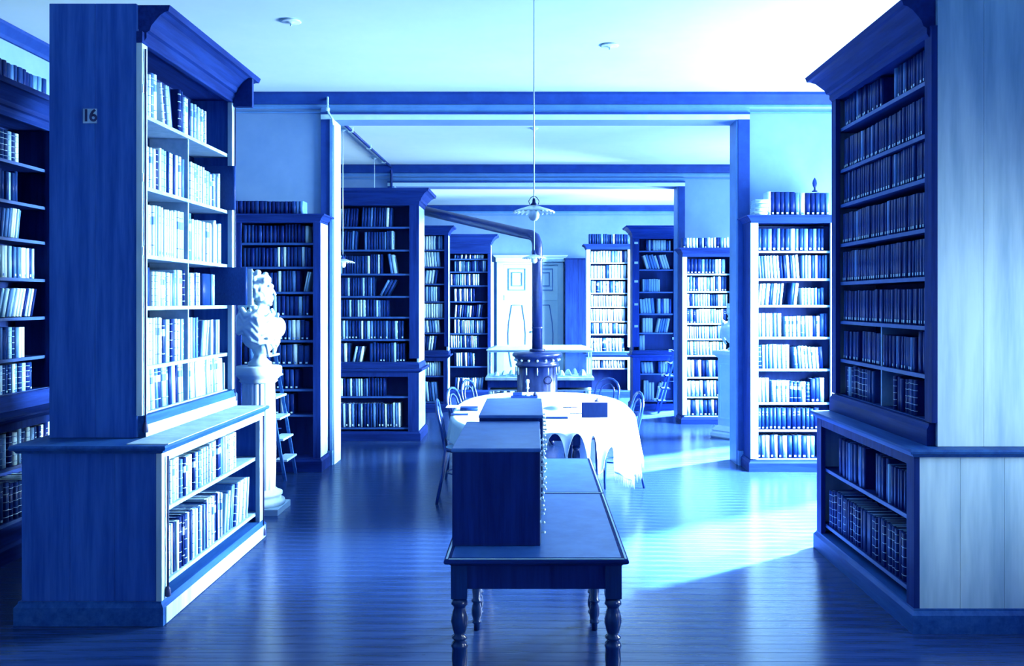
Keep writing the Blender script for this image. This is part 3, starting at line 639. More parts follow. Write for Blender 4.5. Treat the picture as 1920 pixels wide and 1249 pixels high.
def card_cabinet(label, x0, x1, y0, y1, z1, z0=.7355, sl=0.0, rows=4, cols=5):
    t = thing('card_cabinet', label, 'cabinet', ((x0 + x1) / 2, y0, z0))
    w = (x1 - x0) / 2; L = y1 - y0; H = z1 - z0
    b = MB(); b.box(-w, w - .022, 0, L, 0, H - .018); b.obj('body', M_wood, t)
    MB().rect_loft([(-.001, H - .0179), (.003, H - .014), (.003, H - .004), (0, H)], -w, w, 0, L).obj('lid', M_top, t)
    f_ = MB()
    for k in range(cols + 1):
        y = L * k / cols
        f_.box(w - .0219, w - .001, max(0, y - .008), min(L, y + .008), .0, H - .019)
    f_.obj('frame', M_wood, t)
    for r in range(rows):
        for c in range(cols):
            ya, yb = L * c / cols + .01, L * (c + 1) / cols - .01
            za, zb = (H - .02) * r / rows + .006, (H - .02) * (r + 1) / rows - .004
            d = bx('drawer', M_pale_end, t, w - .0215, w + .004, ya, yb, za, zb, .002)
            MB().box(w + .0041, w + .006, (ya + yb) / 2 - .04, (ya + yb) / 2 + .04, (za + zb) / 2 + .005, (za + zb) / 2 + .035).obj('card_holder', M_paper, d)
            MB().lathe([(.004, 0), (.004, .008), (.007, .012), (.008, .016), (.004, .021)], 8, T=Matrix.Translation((w + .004, (ya + yb) / 2, (za + zb) / 2 - .015)) @ Matrix.Rotation(PI / 2, 4, 'Y')).obj('knob', M_steel, d)
    return t
card_cabinet('large dark card cabinet standing on the first low table', -.353, .03, 3.945, 4.83, 1.16)
card_cabinet('slightly higher card cabinet standing behind the large one', -.29, .05, 4.86, 5.70, 1.19)

# ------------------------------------------------------------------ big cloth-covered table
TX, TY, TA, TB_ = .09, 8.92, .86, 1.62
def sup(a, k=2.6):
    c, s_ = math.cos(a), math.sin(a)
    return math.copysign(abs(c) ** (2 / k), c), math.copysign(abs(s_) ** (2 / k), s_)
t = thing('round_ended_table', 'long round-ended table hidden beneath the white cloth', 'table', (TX, TY, 0))
b = MB(); N = 64
b.add([(TA * .985 * sup(2 * PI * i / N)[0], TB_ * .985 * sup(2 * PI * i / N)[1], z) for z in (.71, .742) for i in range(N)],
      [(i, (i + 1) % N, N + (i + 1) % N, N + i) for i in range(N)] + [tuple(range(N - 1, -1, -1)), tuple(range(N, 2 * N))])
b.obj('table_top', M_woodh, t)
for x in (-.28, .28):
    for y in (-1.1, 0, 1.1): link('leg', LEGM, t, loc=(x, y, .005))
bx('apron', M_wood, t, -.31, .31, -1.13, 1.13, .60, .70)
# the cloth
def hem(a, X, Y):
    z = .33 + .05 * math.sin(5 * a + 1) + .03 * math.sin(11 * a)
    hi = .53 + .012 * math.sin(9 * a)
    if X < TX - .3 and Y < TY - 1.0: z = max(z, .45)
    for cx_, cy_ in ((.79, 8.85), (.70, 10.35), (-.62, 8.25), (-.60, 9.3), (-.52, 10.2)):      # the cloth rides over the drawn-up seats
        q = math.hypot(X - cx_, Y - cy_)
        u = min(1, max(0, (.42 - q) / .1)); z = z + (max(z, hi) - z) * u
    if Y < TY - .9 and X > TX - .3:
        for xc, w, top in ((.17, .085, .735), (.345, .07, .73), (.475, .035, .71), (.61, .045, .60)):
            u = abs(X - xc) / w
            if u < 1.6: z = max(z, .27 + (top - .27) * max(0.0, 1 - (u / 1.25) ** 2.2) ** .5 if u < 1.25 else 0)
    return z
N = 400
rings = []
for fr_ in (0.0, .3, .6, .85, .97, .995): rings.append(('top', fr_))
for k in range(1, 15): rings.append(('drop', k / 14))
v, f = [], []
for kind, q in rings:
    for i in range(N):
        a = 2 * PI * i / N; sx, sy = sup(a)
        X, Y = TX + TA * sx, TY + TB_ * sy
        if kind == 'top': v.append((TX + TA * sx * max(q, .001), TY + TB_ * sy * max(q, .001), .7445))
        else:
            zh = hem(a, X, Y); z = .743 + (zh - .743) * q
            dn = (.743 - z)
            out = .012 + dn * (.07 + .075 * math.sin(23 * a) + .05 * math.sin(37 * a + 2))
            nx, ny = sx / TA, sy / TB_; l_ = math.hypot(nx, ny)
            v.append((X + out * nx / l_, Y + out * ny / l_, z))
for r_ in range(len(rings) - 1):
    for i in range(N):
        f.append((r_ * N + i, r_ * N + (i + 1) % N, (r_ + 1) * N + (i + 1) % N, (r_ + 1) * N + i))
cloth_b = MB(); cloth_b.add(v, [q[::-1] for q in f], 0, True)
cloth = cloth_b.obj('tablecloth', M_cloth, None, label='white fringed cloth draped over the long round-ended table', cat='tablecloth')
sm = cloth.modifiers.new('thickness', 'SOLIDIFY'); sm.thickness = .002; sm.offset = 1
fb_ = MB(); last = (len(rings) - 1) * N
for i in range(0, N):
    p = Vector(v[last + i])
    if p.z < .5:
        for j in range(2):
            q = p + (Vector(v[last + (i + 1) % N]) - p) * (j * .5)
            L_ = random.uniform(.05, .085); sx_ = random.uniform(-.006, .006)
            fb_.add([(q.x - .0022, q.y, q.z + .003), (q.x + .0022, q.y + .001, q.z + .003), (q.x + .0012 + sx_, q.y, q.z - L_), (q.x, q.y + .003, q.z + .003)], [(0, 1, 2), (1, 3, 2), (3, 0, 2)])
fb_.obj('fringe', M_cloth, cloth, kind='stuff')

# things on the cloth
TZ = .748
def flat_book(label, x, y, w, d, h, ci, rz=0, z=TZ):
    o = link('book', cover_mesh(ci, 0), None, label, 'book')
    o.matrix_world = Matrix.Translation((x, y, z + h / 2)) @ Matrix.Rotation(rz, 4, 'Z') @ Matrix.Rotation(PI / 2, 4, 'Y') @ Matrix.Diagonal((h, d, w, 1)) @ Matrix.Translation((0, 0, -.5))
    link('pages', PAGES, o)
def Dof(y, z): return (EYE - z) * F / (y - 565)
flat_book('closed book lying on the cloth near the curved corner chair', xof(882, 8.9), 8.7, .17, .14, .03, 3, .05)
flat_book('thin dark pamphlet on the cloth, nearest the small chairs', xof(860, 8.3), 8.35, .16, .1, .008, 3, .0)
t = thing('portfolio', 'dark rectangular portfolio propped upright on the white cloth', 'portfolio', (xof(1115, 8.2), 8.2, TZ + .001))
bx('board', M_back, t, -.118, .118, 0, .012, 0, .135, .001); bx('prop', M_wood, t, -.05, .05, .0125, .05, 0, .06)
t = thing('board', 'thin dark board lying flat beside the propped portfolio', 'board', (xof(1050, 8.15), 8.13, TZ + .001)); bx('sheet', M_wood, t, -.2, .07, -.02, .06, 0, .01)
t = thing('dip_pen', 'small dark dip pen lying on the cloth by the portfolio', 'pen', (xof(1072, 9.0), 8.95, TZ + .005), .2)
MB().tube([(-.09, 0, 0), (.04, 0, .002), (.07, 0, 0)], [.005, .006, .002], 6).obj('shaft', M_ink, t)
MB().tube([(-.03, -.03, 0), (.04, .03, .002)], [.004, .004], 6).obj('holder', M_ink, t)
t = thing('dip_pen', 'short pen pointing towards the propped portfolio', 'pen', (xof(1083, 8.4), 8.45, TZ + .005), .0)
MB().tube([(-.07, 0, 0), (.06, 0, .002), (.08, 0, 0)], [.004, .004, .001], 6).obj('shaft', M_ink, t)
t = thing('bell', 'tiny dark desk bell behind the propped portfolio', 'bell', (xof(1118, 9.6), 9.5, TZ + .001))
MB().lathe([(.025, 0), (.024, .012), (.015, .02), (.004, .024)], 12).obj('dome', M_ink, t); MB().lathe([(.004, .024), (.006, .035), (.002, .04)], 8).obj('handle', M_ink, t)
t = thing('inkstand', 'dark inkstand with a pale candlestick on the far end of the cloth', 'inkstand', (xof(984, 9.9), 9.9, TZ + .001))
bx('tray', M_iron, t, -.15, .14, -.06, .06, 0, .02, .003); bx('box', M_iron, t, -.13, -.03, -.04, .04, .0205, .055, .003)
MB().lathe([(.022, .0205), (.024, .04), (.014, .05), (.014, .058)], 12, .06, 0).obj('ink_bottle', M_glass, t)
MB().lathe([(.020, .0205), (.024, .04), (.014, .05), (.014, .058)], 12, .115, 0).obj('ink_bottle', M_ink, t)
MB().lathe([(.03, .0205), (.028, .03), (.01, .04), (.008, .09), (.018, .1), (.02, .105), (.012, .11), (.013, .15), (.022, .17), (.016, .195), (.006, .2)], 14, .03, 0).obj('candlestick', M_steel, t)
t = thing('paper_sheet', 'white sheet of paper lying on the cloth by the corner chair', 'paper', (xof(850, 8.9), 9.05, TZ)); bx('sheet', M_paper, t, -.08, .1, -.1, .1, 0, .004)

# ------------------------------------------------------------------ bentwood chairs
def chair(label):
    t = thing('bentwood_chair', label, 'chair', (0, 0, 0), 0, 'bentwood chairs round the long table')
    # faces -X side: the sitter looks to local -Y; back at +Y
    MB().lathe([(.185, .445), (.2, .45), (.205, .462), (.2, .473), (.18, .476)], 28).obj('seat_ring', M_cane, t)
    MB().lathe([(.178, .4765), (.175, .479)], 28).obj('seat_panel', M_seat, t)
    for s_ in (-1, 1):
        MB().lathe([(.011, 0), (.014, .1), (.019, .3), (.016, .40), (.02, .42), (.02, .446)], 12, T=Matrix.Translation((s_ * .14, -.135, 0))).obj('leg', M_cane, t)
    hoop = [(-.17, .25, 0), (-.155, .20, .25), (-.15, .175, .46), (-.165, .20, .62), (-.175, .225, .74), (-.165, .24, .80), (-.13, .25, .86), (-.07, .257, .895), (0, .26, .905)]
    hoop += [(-x, y, z) for x, y, z in hoop[-2::-1]]
    MB().tube(hoop, .0135, 8).obj('back_frame', M_cane, t)
    inn = [(-.085, .18, .47), (-.10, .205, .62), (-.105, .228, .74), (-.085, .24, .80), (-.04, .25, .835), (0, .252, .84)]
    inn += [(-x, y, z) for x, y, z in inn[-2::-1]]
    MB().tube(inn, .0095, 8).obj('back_loop', M_cane, t)
    MB().tube([(.155 * math.cos(a * PI / 12), .155 * math.sin(a * PI / 12) + .01, .25) for a in range(24)], .008, 6, closed=True).obj('stretcher_ring', M_cane, t)
    return t
ch0 = chair('bentwood chair drawn up at the fringed side of the cloth, whole back visible')
CH = [(.79, 8.85, -PI / 2 + .2, None), (.70, 10.35, -.75, 'bentwood chair at the far curved corner of the table, near the glass case'),
      (-.62, 8.25, PI / 2 + .05, 'bentwood chair nearest the card cabinet, its thin back edge-on'), (-.60, 9.3, PI / 2 - .3, 'bentwood chair with an open loop back, middle of the shaded side'),
      (-.52, 10.2, PI / 2 - .4, 'bentwood chair farthest along the shaded side of the table')]
for x, y, rz, lb in CH:
    o = ch0 if lb is None else copy_tree(ch0)
    if lb: o['label'] = lb
    o.location = (x, y, 0); o.rotation_euler = (0, 0, rz)

# ------------------------------------------------------------------ marble busts and pedestals
def ell(b, c, r, n=14, rot=None):
    v, f = [], []
    R = rot or Matrix.Identity(4)
    m_ = n
    for i in range(n + 1):
        ph = PI * i / n
        for k in range(m_):
            th = 2 * PI * k / m_
            p = R @ Vector((r[0] * math.sin(ph) * math.cos(th), r[1] * math.sin(ph) * math.sin(th), r[2] * math.cos(ph)))
            v.append((c[0] + p.x, c[1] + p.y, c[2] + p.z))
    for i in range(n):
        for k in range(m_):
            f.append((i * m_ + k, (i + 1) * m_ + k, (i + 1) * m_ + (k + 1) % m_, i * m_ + (k + 1) % m_))
    b.add(v, f, 0, True)
def make_bust(seed, label, loc, rz):
    """head looks to local +X; origin at the foot of the socle"""
    rnd = random.Random(seed)
    t = thing('marble_bust', label, 'bust', loc, rz)
    b = MB()
    Ry = lambda a: Matrix.Rotation(a, 4, 'Y')
    # drapery / chest, cut off above the socle
    ell(b, (-.02, 0, .28), (.14, .21, .10)); ell(b, (.06, 0, .255), (.115, .165, .10)); ell(b, (-.01, 0, .2), (.12, .15, .09)); ell(b, (-.02, .12, .29), (.09, .09, .06)); ell(b, (-.02, -.12, .29), (.09, .09, .06))
    ell(b, (.02, 0, .16), (.085, .11, .08)); ell(b, (.0, 0, .12), (.05, .06, .07))
    ell(b, (.10, -.03, .24), (.075, .07, .06)); ell(b, (.135, .05, .27), (.05, .06, .07))
    # neck and head
    ell(b, (.0, 0, .385), (.058, .058, .09), rot=Ry(.2)); ell(b, (.02, 0, .345), (.075, .08, .05))
    ell(b, (-.005, 0, .545), (.098, .078, .10)); ell(b, (.035, 0, .505), (.066, .062, .085)); ell(b, (.045, 0, .455), (.048, .045, .035)); ell(b, (.078, 0, .437), (.02, .024, .018))
    ell(b, (.085, 0, .56), (.02, .05, .018)); ell(b, (.104, 0, .518), (.014, .012, .03), rot=Ry(-.35)); ell(b, (.116, 0, .502), (.014, .016, .011))
    ell(b, (.096, 0, .475), (.012, .024, .007)); ell(b, (.093, 0, .463), (.012, .02, .008))
    for s_ in (-1, 1):
        ell(b, (.074, s_ * .032, .532), (.014, .017, .011)); ell(b, (.07, s_ * .042, .495), (.025, .02, .025)); ell(b, (-.005, s_ * .08, .52), (.018, .012, .032), rot=Ry(.15))
    # wig-like curls down to the shoulders
    for k in range(95):
        a = rnd.uniform(0.55, 2 * PI - .55); z = rnd.uniform(.36, .66)
        q = max(0.0, (z - .56) / .1); rr = 1 - .55 * min(1, q) ** 2
        x, y = .105 * math.cos(a) * rr - .02, .088 * math.sin(a) * rr
        if z < .47: x -= .02; y *= 1.05
        ell(b, (x, y, z), (.024, .024, .02), 8)
    for k in range(16):
        a = k / 15 * PI - PI / 2
        ell(b, (.05 + .01 * math.cos(3 * a), .06 * math.sin(a), .60), (.024, .02, .022), 8)
    # folds
    for k in range(9):
        yy = -.2 + k * .05
        b.tube([(-.04, yy * .8 - .03, .375), (.09 - abs(yy) * .25, yy, .335), (.165 - abs(yy) * .55, yy + .03, .26), (.12 - abs(yy) * .4, yy * .8 + .05, .18), (.03, yy * .5 + .04, .11)], [.012, .022, .024, .02, .01], 8)
    for k in range(5):          # cloak swags across either shoulder
        for s_ in (-1, 1):
            pts = []
            for q in range(9):
                a = math.radians(-165 + 150 * q / 8) if s_ < 0 else math.radians(165 - 150 * q / 8)
                zz = .375 - .022 * k - (q / 8) ** 1.4 * (.03 + .045 * k) - .03 * math.sin(2.3 * q + k)
                rr = 1.0 - max(0, .2 - zz) * 3.2
                pts.append((-.005 + (.135 + .010 * k) * rr * math.cos(a), .195 * rr * math.sin(a), zz))
            b.tube(pts, [.008, .015, .02, .022, .023, .022, .02, .015, .008], 8)
    body = b.obj('head_and_shoulders', M_marble, t)
    rm = body.modifiers.new('skin', 'REMESH'); rm.mode = 'VOXEL'; rm.voxel_size = .0065; rm.use_smooth_shade = True
    s2 = body.modifiers.new('soften', 'SMOOTH'); s2.iterations = 2; s2.factor = .5
    MB().lathe([(.085, 0), (.09, .01), (.088, .025), (.07, .035), (.05, .055), (.045, .08), (.055, .10), (.06, .115)], 24).obj('socle', M_marble, t)
    return t
BX, BY = xof(485, 7.8), 7.8
ped = thing('column_pedestal', 'white fluted column pedestal at the end of bookcase 16', 'pedestal', (BX, BY, 0))
MB().rect_loft([(0, 0), (0, .05), (-.01, .055)], -.22, .22, -.2, .2).obj('plinth', M_marble, ped)
MB().lathe([(.215, .0551), (.225, .075), (.215, .10), (.19, .11), (.185, .13), (.2, .14), (.2, .16), (.165, .175), (.15, .19)], 32).obj('base', M_marble, ped)
MB().lathe([(.14 + .006 * math.sin(PI * k / 8), .19 + k * (1.10 - .19) / 10) for k in range(11)], 120, mod=lambda a, z: 1 - .05 * max(0, math.cos(20 * a)) ** 1.0, smooth=False).obj('shaft', M_marble, ped)
MB().lathe([(.142, 1.1001), (.16, 1.115), (.155, 1.13), (.175, 1.15), (.19, 1.17), (.195, 1.18), (.195, 1.235), (.185, 1.245)], 32).obj('capital', M_marble, ped)
make_bust(3, 'white marble bust in profile on the fluted column', (BX + .01, BY, 1.246), .0).scale = (1.12, 1.12, 1.22)
P2 = (2.66, 12.0, 0)
ped2 = thing('square_pedestal', 'square panelled pedestal just inside the opening', 'pedestal', P2, math.radians(38))
MB().rect_loft([(.06, 0), (.075, .02), (.07, .06), (.05, .08), (.06, .1), (.03, .14), (0, .16)], -.15, .15, -.15, .15).obj('base', M_marble, ped2)
MB().rect_loft([(0, .1601), (0, 1.05)], -.15, .15, -.15, .15).obj('shaft', M_trimp, ped2)
for rz in range(4):
    T_ = Matrix.Rotation(rz * PI / 2, 4, 'Z')
    b = MB()
    for (a, c, d_, e) in ((-.12, -.1, .24, .98), (.1, .12, .24, .98), (-.1, .1, .24, .26), (-.1, .1, .96, .98)): b.box(a, c, -.158, -.1501, d_, e, T=T_)
    b.obj('panel_moulding', M_trimp, ped2)
MB().rect_loft([(.0, 1.0501), (.03, 1.08), (.05, 1.10), (.05, 1.14), (.04, 1.15)], -.15, .15, -.15, .15).obj('cap', M_marble, ped2)
make_bust(8, 'white marble bust half hidden by the door jamb', (P2[0], P2[1], 1.151), PI * 1.15)

# ------------------------------------------------------------------ step ladders
def step_ladder(label, loc, rz, n=6, tread=M_edge, rise=.21, dip=.17, wid=.40, dep=.11, rail=M_midwood, caps=False):
    t = thing('step_ladder', label, 'ladder', loc, rz, 'library step ladders')
    H = rise * (n + .4)
    for s_ in (0, 1):
        y = s_ * wid
        MB().add([(0, y - .011, 0), (.03, y - .011, 0), (.03, y + .011, 0), (0, y + .011, 0), (-dip * H, y - .011, H), (.03 - dip * H, y - .011, H), (.03 - dip * H, y + .011, H), (-dip * H, y + .011, H)],
                 [(0, 3, 2, 1), (4, 5, 6, 7), (0, 1, 5, 4), (1, 2, 6, 5), (2, 3, 7, 6), (3, 0, 4, 7)]).obj('rail', rail, t)
        MB().tube([(-dip * H - .02, y + .02 - .04 * s_, H - .05), (-.52, y + .02 - .04 * s_, .012)], .014, 8).obj('back_leg', M_wood, t)
    for k in range(1, n + 1):
        z = k * rise
        td = bx('tread', tread, t, -dip * z - dep * .55, -dip * z + dep * .6, .012, wid - .012, z - .022, z, .003)
        if caps:
            for ya in (-.014, .07): bx('tread_bracket', M_paper, td, -dip * z + dep * .6 - .03 + (ya > 0) * -.09, -dip * z + dep * .6 + .035 + (ya > 0) * -.09, -.016, -.0115, z - .03, z + .01, .002)
    bx('top_cap', tread, t, -dip * H - .09, -dip * H + .07, -.02, wid + .02, H, H + .025, .004)
    MB().tube([(-.08, wid / 2, .5), (-.38, wid / 2, .5)], .006, 6).obj('stay', M_iron, t)
    return t
step_ladder('narrow wooden step ladder beside the fluted column', (-2.50, 9.08, 0), 0, 6)
step_ladder('dark step ladder with pale treads in front of the unlit bookcase', (2.02, 14.85, 0), PI, 6, M_wood, .2, .3, .3, rail=M_wood, caps=True)

# ------------------------------------------------------------------ stove and flue
t = thing('stove', 'tall cast-iron stove with a fluted drum and flared rim', 'stove', (.05, 11.5, 0))
MB().lathe([(.26, .06), (.3, .08), (.3, .13), (.27, .15), (.26, .18)], 12, smooth=False).obj('base', M_stove, t)
for a in range(4):
    MB().tube([(.24 * math.cos(a * PI / 2 + .8), .24 * math.sin(a * PI / 2 + .8), .07), (.28 * math.cos(a * PI / 2 + .8), .28 * math.sin(a * PI / 2 + .8), .012)], [.03, .02], 8).obj('foot', M_stove, t)
MB().lathe([(.255, .1801), (.25, .4), (.25, .98)], 48, mod=lambda a, z: 1 + .02 * math.cos(16 * a)).obj('drum', M_stove, t)
MB().lathe([(.262, .9801), (.275, .99), (.275, 1.01), (.258, 1.02), (.262, 1.06), (.29, 1.09), (.315, 1.11), (.315, 1.135), (.30, 1.15), (.12, 1.165), (.1, 1.17)], 32).obj('rim', M_stove, t)
for k in range(16):
    a = 2 * PI * k / 16
    MB().lathe([(.001, -.02), (.017, -.008), (.017, .008), (.001, .02)], 8, T=Matrix.Translation((.277 * math.cos(a), .277 * math.sin(a), 1.06))).obj('boss', M_steel, t)
for k in range(12):
    a = 2 * PI * k / 12
    MB().tube([(.272 * math.cos(a), .272 * math.sin(a), .88), (.272 * math.cos(a), .272 * math.sin(a), .97)], .009, 6).obj('baluster', M_steel, t)
MB().tube([(.05 + .268 * math.cos(-1.1) - .05, .268 * math.sin(-1.1) - .005, .80 + .06 * math.cos(q / 16 * 2 * PI)) if False else (.268 * math.cos(-1.05) + .045 * math.sin(q / 16 * 2 * PI), .268 * math.sin(-1.05) - .012, .82 + .045 * math.cos(q / 16 * 2 * PI)) for q in range(16)], .008, 6, closed=True).obj('door_ring', M_ink, t)
bx('door', M_stove, t, -.09, .09, -.285, -.262, .42, .68, .004)
fl_ = thing('stove_pipe', 'black stove pipe rising from the stove and running off at an angle', 'stove pipe', (.05, 11.5, 1.171))
pz = zof(452, 11.5) - 1.171
MB().lathe([(.1, 0), (.1, .02), (.07, .03)], 24).obj('collar', M_stove, fl_)
MB().tube([(0, 0, .02), (0, 0, pz - .1), (-.004, .003, pz - .02), (-.03, .01, pz + .045), (-.08, .03, pz + .08), (-.16, .12, pz + .10), (-1.6, 1.35, pz + .52), (-2.9, 2.3, pz + .86)], .066, 20).obj('pipe', M_stove, fl_)
for z in (.28, pz - .25): MB().lathe([(.068, z), (.072, z + .005), (.072, z + .02), (.068, z + .025)], 24).obj('joint_band', M_stove, fl_)

# ------------------------------------------------------------------ glass display case
V0, V1, VY = xof(914, 12.6), xof(1110, 12.6), 12.6
t = thing('display_case', 'glazed table display case behind the stove, pale specimens inside', 'display case', ((V0 + V1) / 2, VY, 0))
w = (V1 - V0) / 2; dv = .62
bx('deck', M_pale_end, t, -w - .03, w + .03, -.03, dv + .03, .70, .745, .006)
bx('apron', M_wood, t, -w, w, 0, dv, .60, .699); bx('lower_shelf', M_pale_end, t, -w + .03, w - .03, .02, dv - .02, .55, .57)
for x in (-w + .04, w - .04):
    for y in (.05, dv - .05): MB().lathe([(.018, 0), (.024, .08), (.02, .2), (.028, .4), (.026, .5), (.03, .549)], 12, x, y).obj('leg', M_trimp, t)
fm = MB()
for x in (-w + .01, w - .01):
    for y in (.01, dv - .01): fm.box(x - .01, x + .01, y - .01, y + .01, .7455, 1.09)
for (a, c, d_, e) in ((-w, w, 0, .02), (-w, w, dv - .02, dv), (-w, -w + .02, .02, dv - .02), (w - .02, w, .02, dv - .02)): fm.box(a, c, d_, e, 1.09, 1.115)
fm.obj('glazing_frame', M_trimp, t)
for (a, c, d_, e) in ((-w + .02, w - .02, .008, .012), (-w + .02, w - .02, dv - .012, dv - .008)): bx('pane', M_glass, t, a, c, d_, e, .746, 1.089)
for x in (-w + .008, w - .012): bx('pane', M_glass, t, x, x + .004, .021, dv - .021, .746, 1.089)
b = MB(); b.rect_loft([(.015, 1.1151), (.015, 1.125), (-.12, 1.17), (-.125, 1.17)], -w, w, 0, dv); b.obj('lid', M_trimp, t)
for k in range(13):
    x = (V0 + V1) / 2 - w + .12 + k * (2 * w - .24) / 12
    if abs(x - .05) < .02: continue
    s_ = thing('specimen', 'pale rocky specimen in the display case, %s from its shaded end' % ORD[k + 1], 'specimen', (x, VY + .15 + .12 * (k % 3), .7462), 0, 'specimens in the display case')
    r_ = random.uniform(.035, .06); b = MB(); rr_ = random.Random(k)
    b.lathe([(r_ * .9, 0), (r_ * 1.05, r_ * .4), (r_ * .7, r_ * 1.2), (r_ * .3, r_ * 1.8)], 7, smooth=False, mod=lambda a, z: 1 + .25 * math.sin(3 * a + k))
    b.obj('stone', M_marble, s_); MB().box(-r_, r_, -r_ * 1.3 - .03, -r_ * 1.3, 0.0, .012).obj('caption_card', M_paper, s_)
bx('floor_shelf', M_wood, t, -w + .07, w - .07, .08, dv - .08, .30, .32)
for k, (x, h, c) in enumerate([(-.58, .17, 0), (-.53, .19, 0), (-.44, .18, 1), (-.33, .18, 0), (-.26, .18, 0), (-.20, .18, 0), (-.12, .17, 1)]):
    o = link('book', cover_mesh(c, 0), None, 'pale book under the display case, %s from its shaded leg' % ORD[k + 1], 'book', 'books standing under the display case')
    o.matrix_world = Matrix.Translation(((V0 + V1) / 2 + x, VY + .1, .3208)) @ Matrix.Diagonal((.045, .2, h + .04, 1))

# ------------------------------------------------------------------ pendant gas lamps
def pendant(label, x, y, z, ceil):
    t = thing('pendant_lamp', label, 'lamp', (x, y, z), 0, 'pendant gas lamps')
    H = ceil - z
    MB().tube([(0, 0, .09), (0, 0, H - .02)], .0045, 8).obj('rod', M_steel, t)
    MB().lathe([(.05, H - .001), (.045, H - .015), (.02, H - .028), (.006, H - .035)], 20).obj('ceiling_rose', M_trimp, t)
    n_ = 96; v, f = [], []
    prof = [(.022, .068), (.05, .058), (.09, .046), (.125, .034), (.142, .026)]
    for r, zz in prof:
        for k in range(n_):
            a = 2 * PI * k / n_; q = 1 + (.035 * abs(math.sin(12 * a)) if r > .13 else 0); zz2 = zz - (.012 * abs(math.sin(12 * a)) if r > .13 else 0)
            v.append((r * q * math.cos(a), r * q * math.sin(a), zz2))
    f = [(i * n_ + k, i * n_ + (k + 1) % n_, (i + 1) * n_ + (k + 1) % n_, (i + 1) * n_ + k) for i in range(len(prof) - 1) for k in range(n_)]
    sh_ = MB().add(v, f, 0, True).obj('reflector_shade', M_steel, t); so = sh_.modifiers.new('t', 'SOLIDIFY'); so.thickness = .002
    MB().lathe([(.022, .0681), (.026, .075), (.012, .09), (.01, .11), (.006, .12)], 16).obj('gallery', M_iron, t)
    MB().tube([(-.03, 0, .075), (-.036, 0, .10), (-.02, 0, .125), (0, 0, .135), (.02, 0, .125), (.036, 0, .10), (.03, 0, .075)], .003, 6).obj('hanger', M_iron, t)
    MB().lathe([(.012, .066), (.014, .045), (.03, .03), (.038, .005), (.036, -.015), (.022, -.033), (.006, -.038), (.001, -.039)], 24).obj('globe', M_marble, t)
    return t
pendant('larger scalloped tin lamp hanging on a long rod over the low tables', 0.004, 6.3, zof(404, 6.3), CE1)
pendant('tin lamp hanging close in front of the stove pipe', .012, 10.9, zof(488, 10.9), CE2)
pendant('tin lamp peeping out from behind the bright door jamb', -2.30, 10.95, zof(496, 10.95), CE2)
pendant('tin lamp whose rod hangs down behind the massive dark bookcase', xof(700, 13.0), 13.1, 2.2, CE2)
g = thing('gas_pipe', 'thin dark gas pipe running along the ceiling with clips', 'pipe', (-2.19, 10.36, CE2 - .035))
MB().tube([(0, 0, 0), (.02, 3.45, 0)], .018, 10).obj('pipe', M_iron, g)
for y in (.5, 1.7, 2.9): MB().box(-.028, .03, y, y + .03, -.022, .034).obj('clip', M_trimp, g)
MB().tube([(.02, 3.45, 0), (.02, 3.49, -.02), (.02, 3.5, -.12), (.02, 3.5, -.3)], .018, 10).obj('drop_pipe', M_iron, g)
g = thing('corner_pipe', 'thin pale pipe stub with a bend at the opening corner', 'pipe', (-2.25, W1 - .075, 3.78))
MB().tube([(0, 0, .26), (0, 0, .13), (.01, 0, .08), (.05, 0, .02), (.06, 0, -.05)], .012, 8).obj('tube', M_trimp, g)
MB().lathe([(.02, .1), (.024, .11), (.024, .13), (.02, .14)], 10).obj('union', M_trimp, g)
for lb, x, y in (('round plaster rosette on the ceiling beside the hanging rod', .68, 8.1), ('round plaster rosette on the ceiling above the bust side', -1.98, 7.4)):
    g = thing('ceiling_rosette', lb, 'rosette', (x, y, CE1))
    MB().lathe([(.075, -.0005), (.085, -.008), (.07, -.014), (.03, -.012), (.02, -.02), (.002, -.022)], 24).obj('disc', M_ceil, g)
    MB().lathe([(.006, -.022), (.006, -.04), (.002, -.045)], 8).obj('hook', M_edge, g)

# ------------------------------------------------------------------ far double door and cupboard
d1 = link('door_1', None, None, kind='structure')
D = W3
x0, x1 = xof(944, D), xof(1046, D); zt = zof(497, D)
for (a, c, z0, z1, dp, m_) in ((xof(932, D), x0, 0, zt + .06, .09, M_trimp), (x1, xof(1056, D), 0, zt + .06, .09, M_trimp), (xof(930, D), xof(1060, D), zt + .062, zt + .15, .14, M_trimp), (x0 - .0, x1 + .0, zt, zt + .06, .09, M_trimp)):
    bx('frame', m_, d1, a + .0005, c - .0005, D - dp, D - .001, z0, z1, .004)
MB().rect_loft([(0, zt + .151), (.04, zt + .18), (.05, zt + .2)], xof(930, D), xof(1060, D), D - .14, D - .001).obj('head_moulding', M_trimp, d1)
bx('pilaster', M_trimp, d1, xof(919, D), xof(926, D), D - .06, D - .001, 0, zt + .06)
bx('side_recess', M_trimm, d1, xof(926, D) + .001, xof(932, D), D - .02, D - .001, 0, zt + .06)
mid = (x0 + x1) / 2
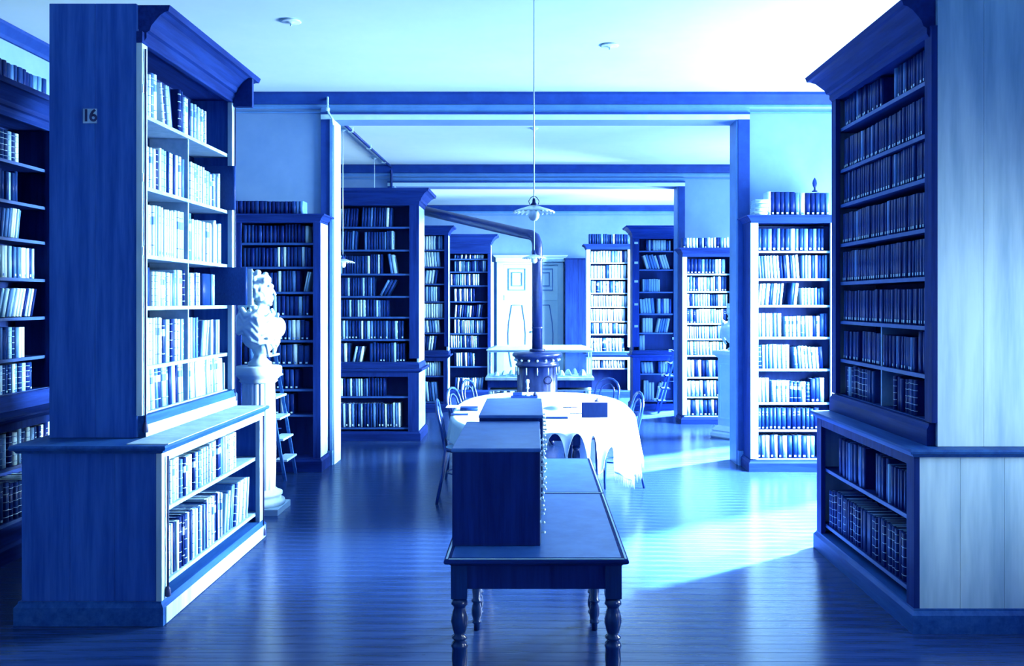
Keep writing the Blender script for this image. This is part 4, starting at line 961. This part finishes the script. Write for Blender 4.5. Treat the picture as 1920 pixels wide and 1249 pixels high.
for (a, c) in ((x0 + .002, mid - .002), (mid + .002, x1 - .002)):
    lf = bx('leaf', M_door, d1, a, c, D - .05, D - .01, .01, zt - .003, .003)
    wl = c - a; cx = (a + c) / 2
    def fram(xa, xb, za, zb, q=.018, m_=M_trimm):
        b = MB()
        for (p0, p1, p2, p3) in ((xa, xb, za, za + q), (xa, xb, zb - q, zb), (xa, xa + q, za + q, zb - q), (xb - q, xb, za + q, zb - q)): b.box(p0, p1, D - .066, D - .0505, p2, p3)
        return b.obj('panel_moulding', m_, lf)
    fram(cx - wl * .32, cx + wl * .32, 2.03, 2.5)
    fram(cx - wl * .2, cx + wl * .2, 2.12, 2.42)
    bx('lock_rail', M_door, lf, a + .02, c - .02, D - .062, D - .0505, 1.82, 1.93, .003)
    # waisted lower panel, two curved mouldings
    for s_ in (-1, 1):
        pts = [(cx + s_ * wl * q, D - .058, z) for q, z in ((.19, 1.72), (.22, 1.6), (.29, 1.35), (.32, 1.1), (.31, .85), (.26, .6), (.2, .4))]
        MB().tube(pts, .011, 6).obj('curved_moulding', M_trimm, lf)
    MB().tube([(cx - wl * .19, D - .058, 1.72), (cx + wl * .19, D - .058, 1.72)], .009, 6).obj('curved_moulding', M_trimm, lf)
MB().lathe([(.012, 0), (.012, .03), (.028, .045), (.028, .06), (.01, .07)], 12, T=Matrix.Translation((mid + .06, D - .051, 1.16)) @ Matrix.Rotation(PI / 2, 4, 'X')).obj('knob', M_ink, d1)
t = thing('cupboard', 'plain dark cupboard between the pale double door and lit bookcase', 'cupboard', (xof(1060, 18.9), 18.9, 0))
w = xof(1108, 18.9) - xof(1060, 18.9)
bx('body', M_wood, t, 0, w, .02, .44, .08, zof(484, 18.9) - .02); MB().rect_loft([(0, zof(484, 18.9) - .0199), (.03, zof(484, 18.9))], 0, w, .02, .44).obj('cornice', M_woodh, t)
for k in range(2): bx('door', M_wood, t, w * k / 2 + .003, w * (k + 1) / 2 - .003, .0, .0199, .1, zof(484, 18.9) - .03, .003)
bx('plinth', M_woodh, t, -.005, w + .005, .01, .44, 0, .079)
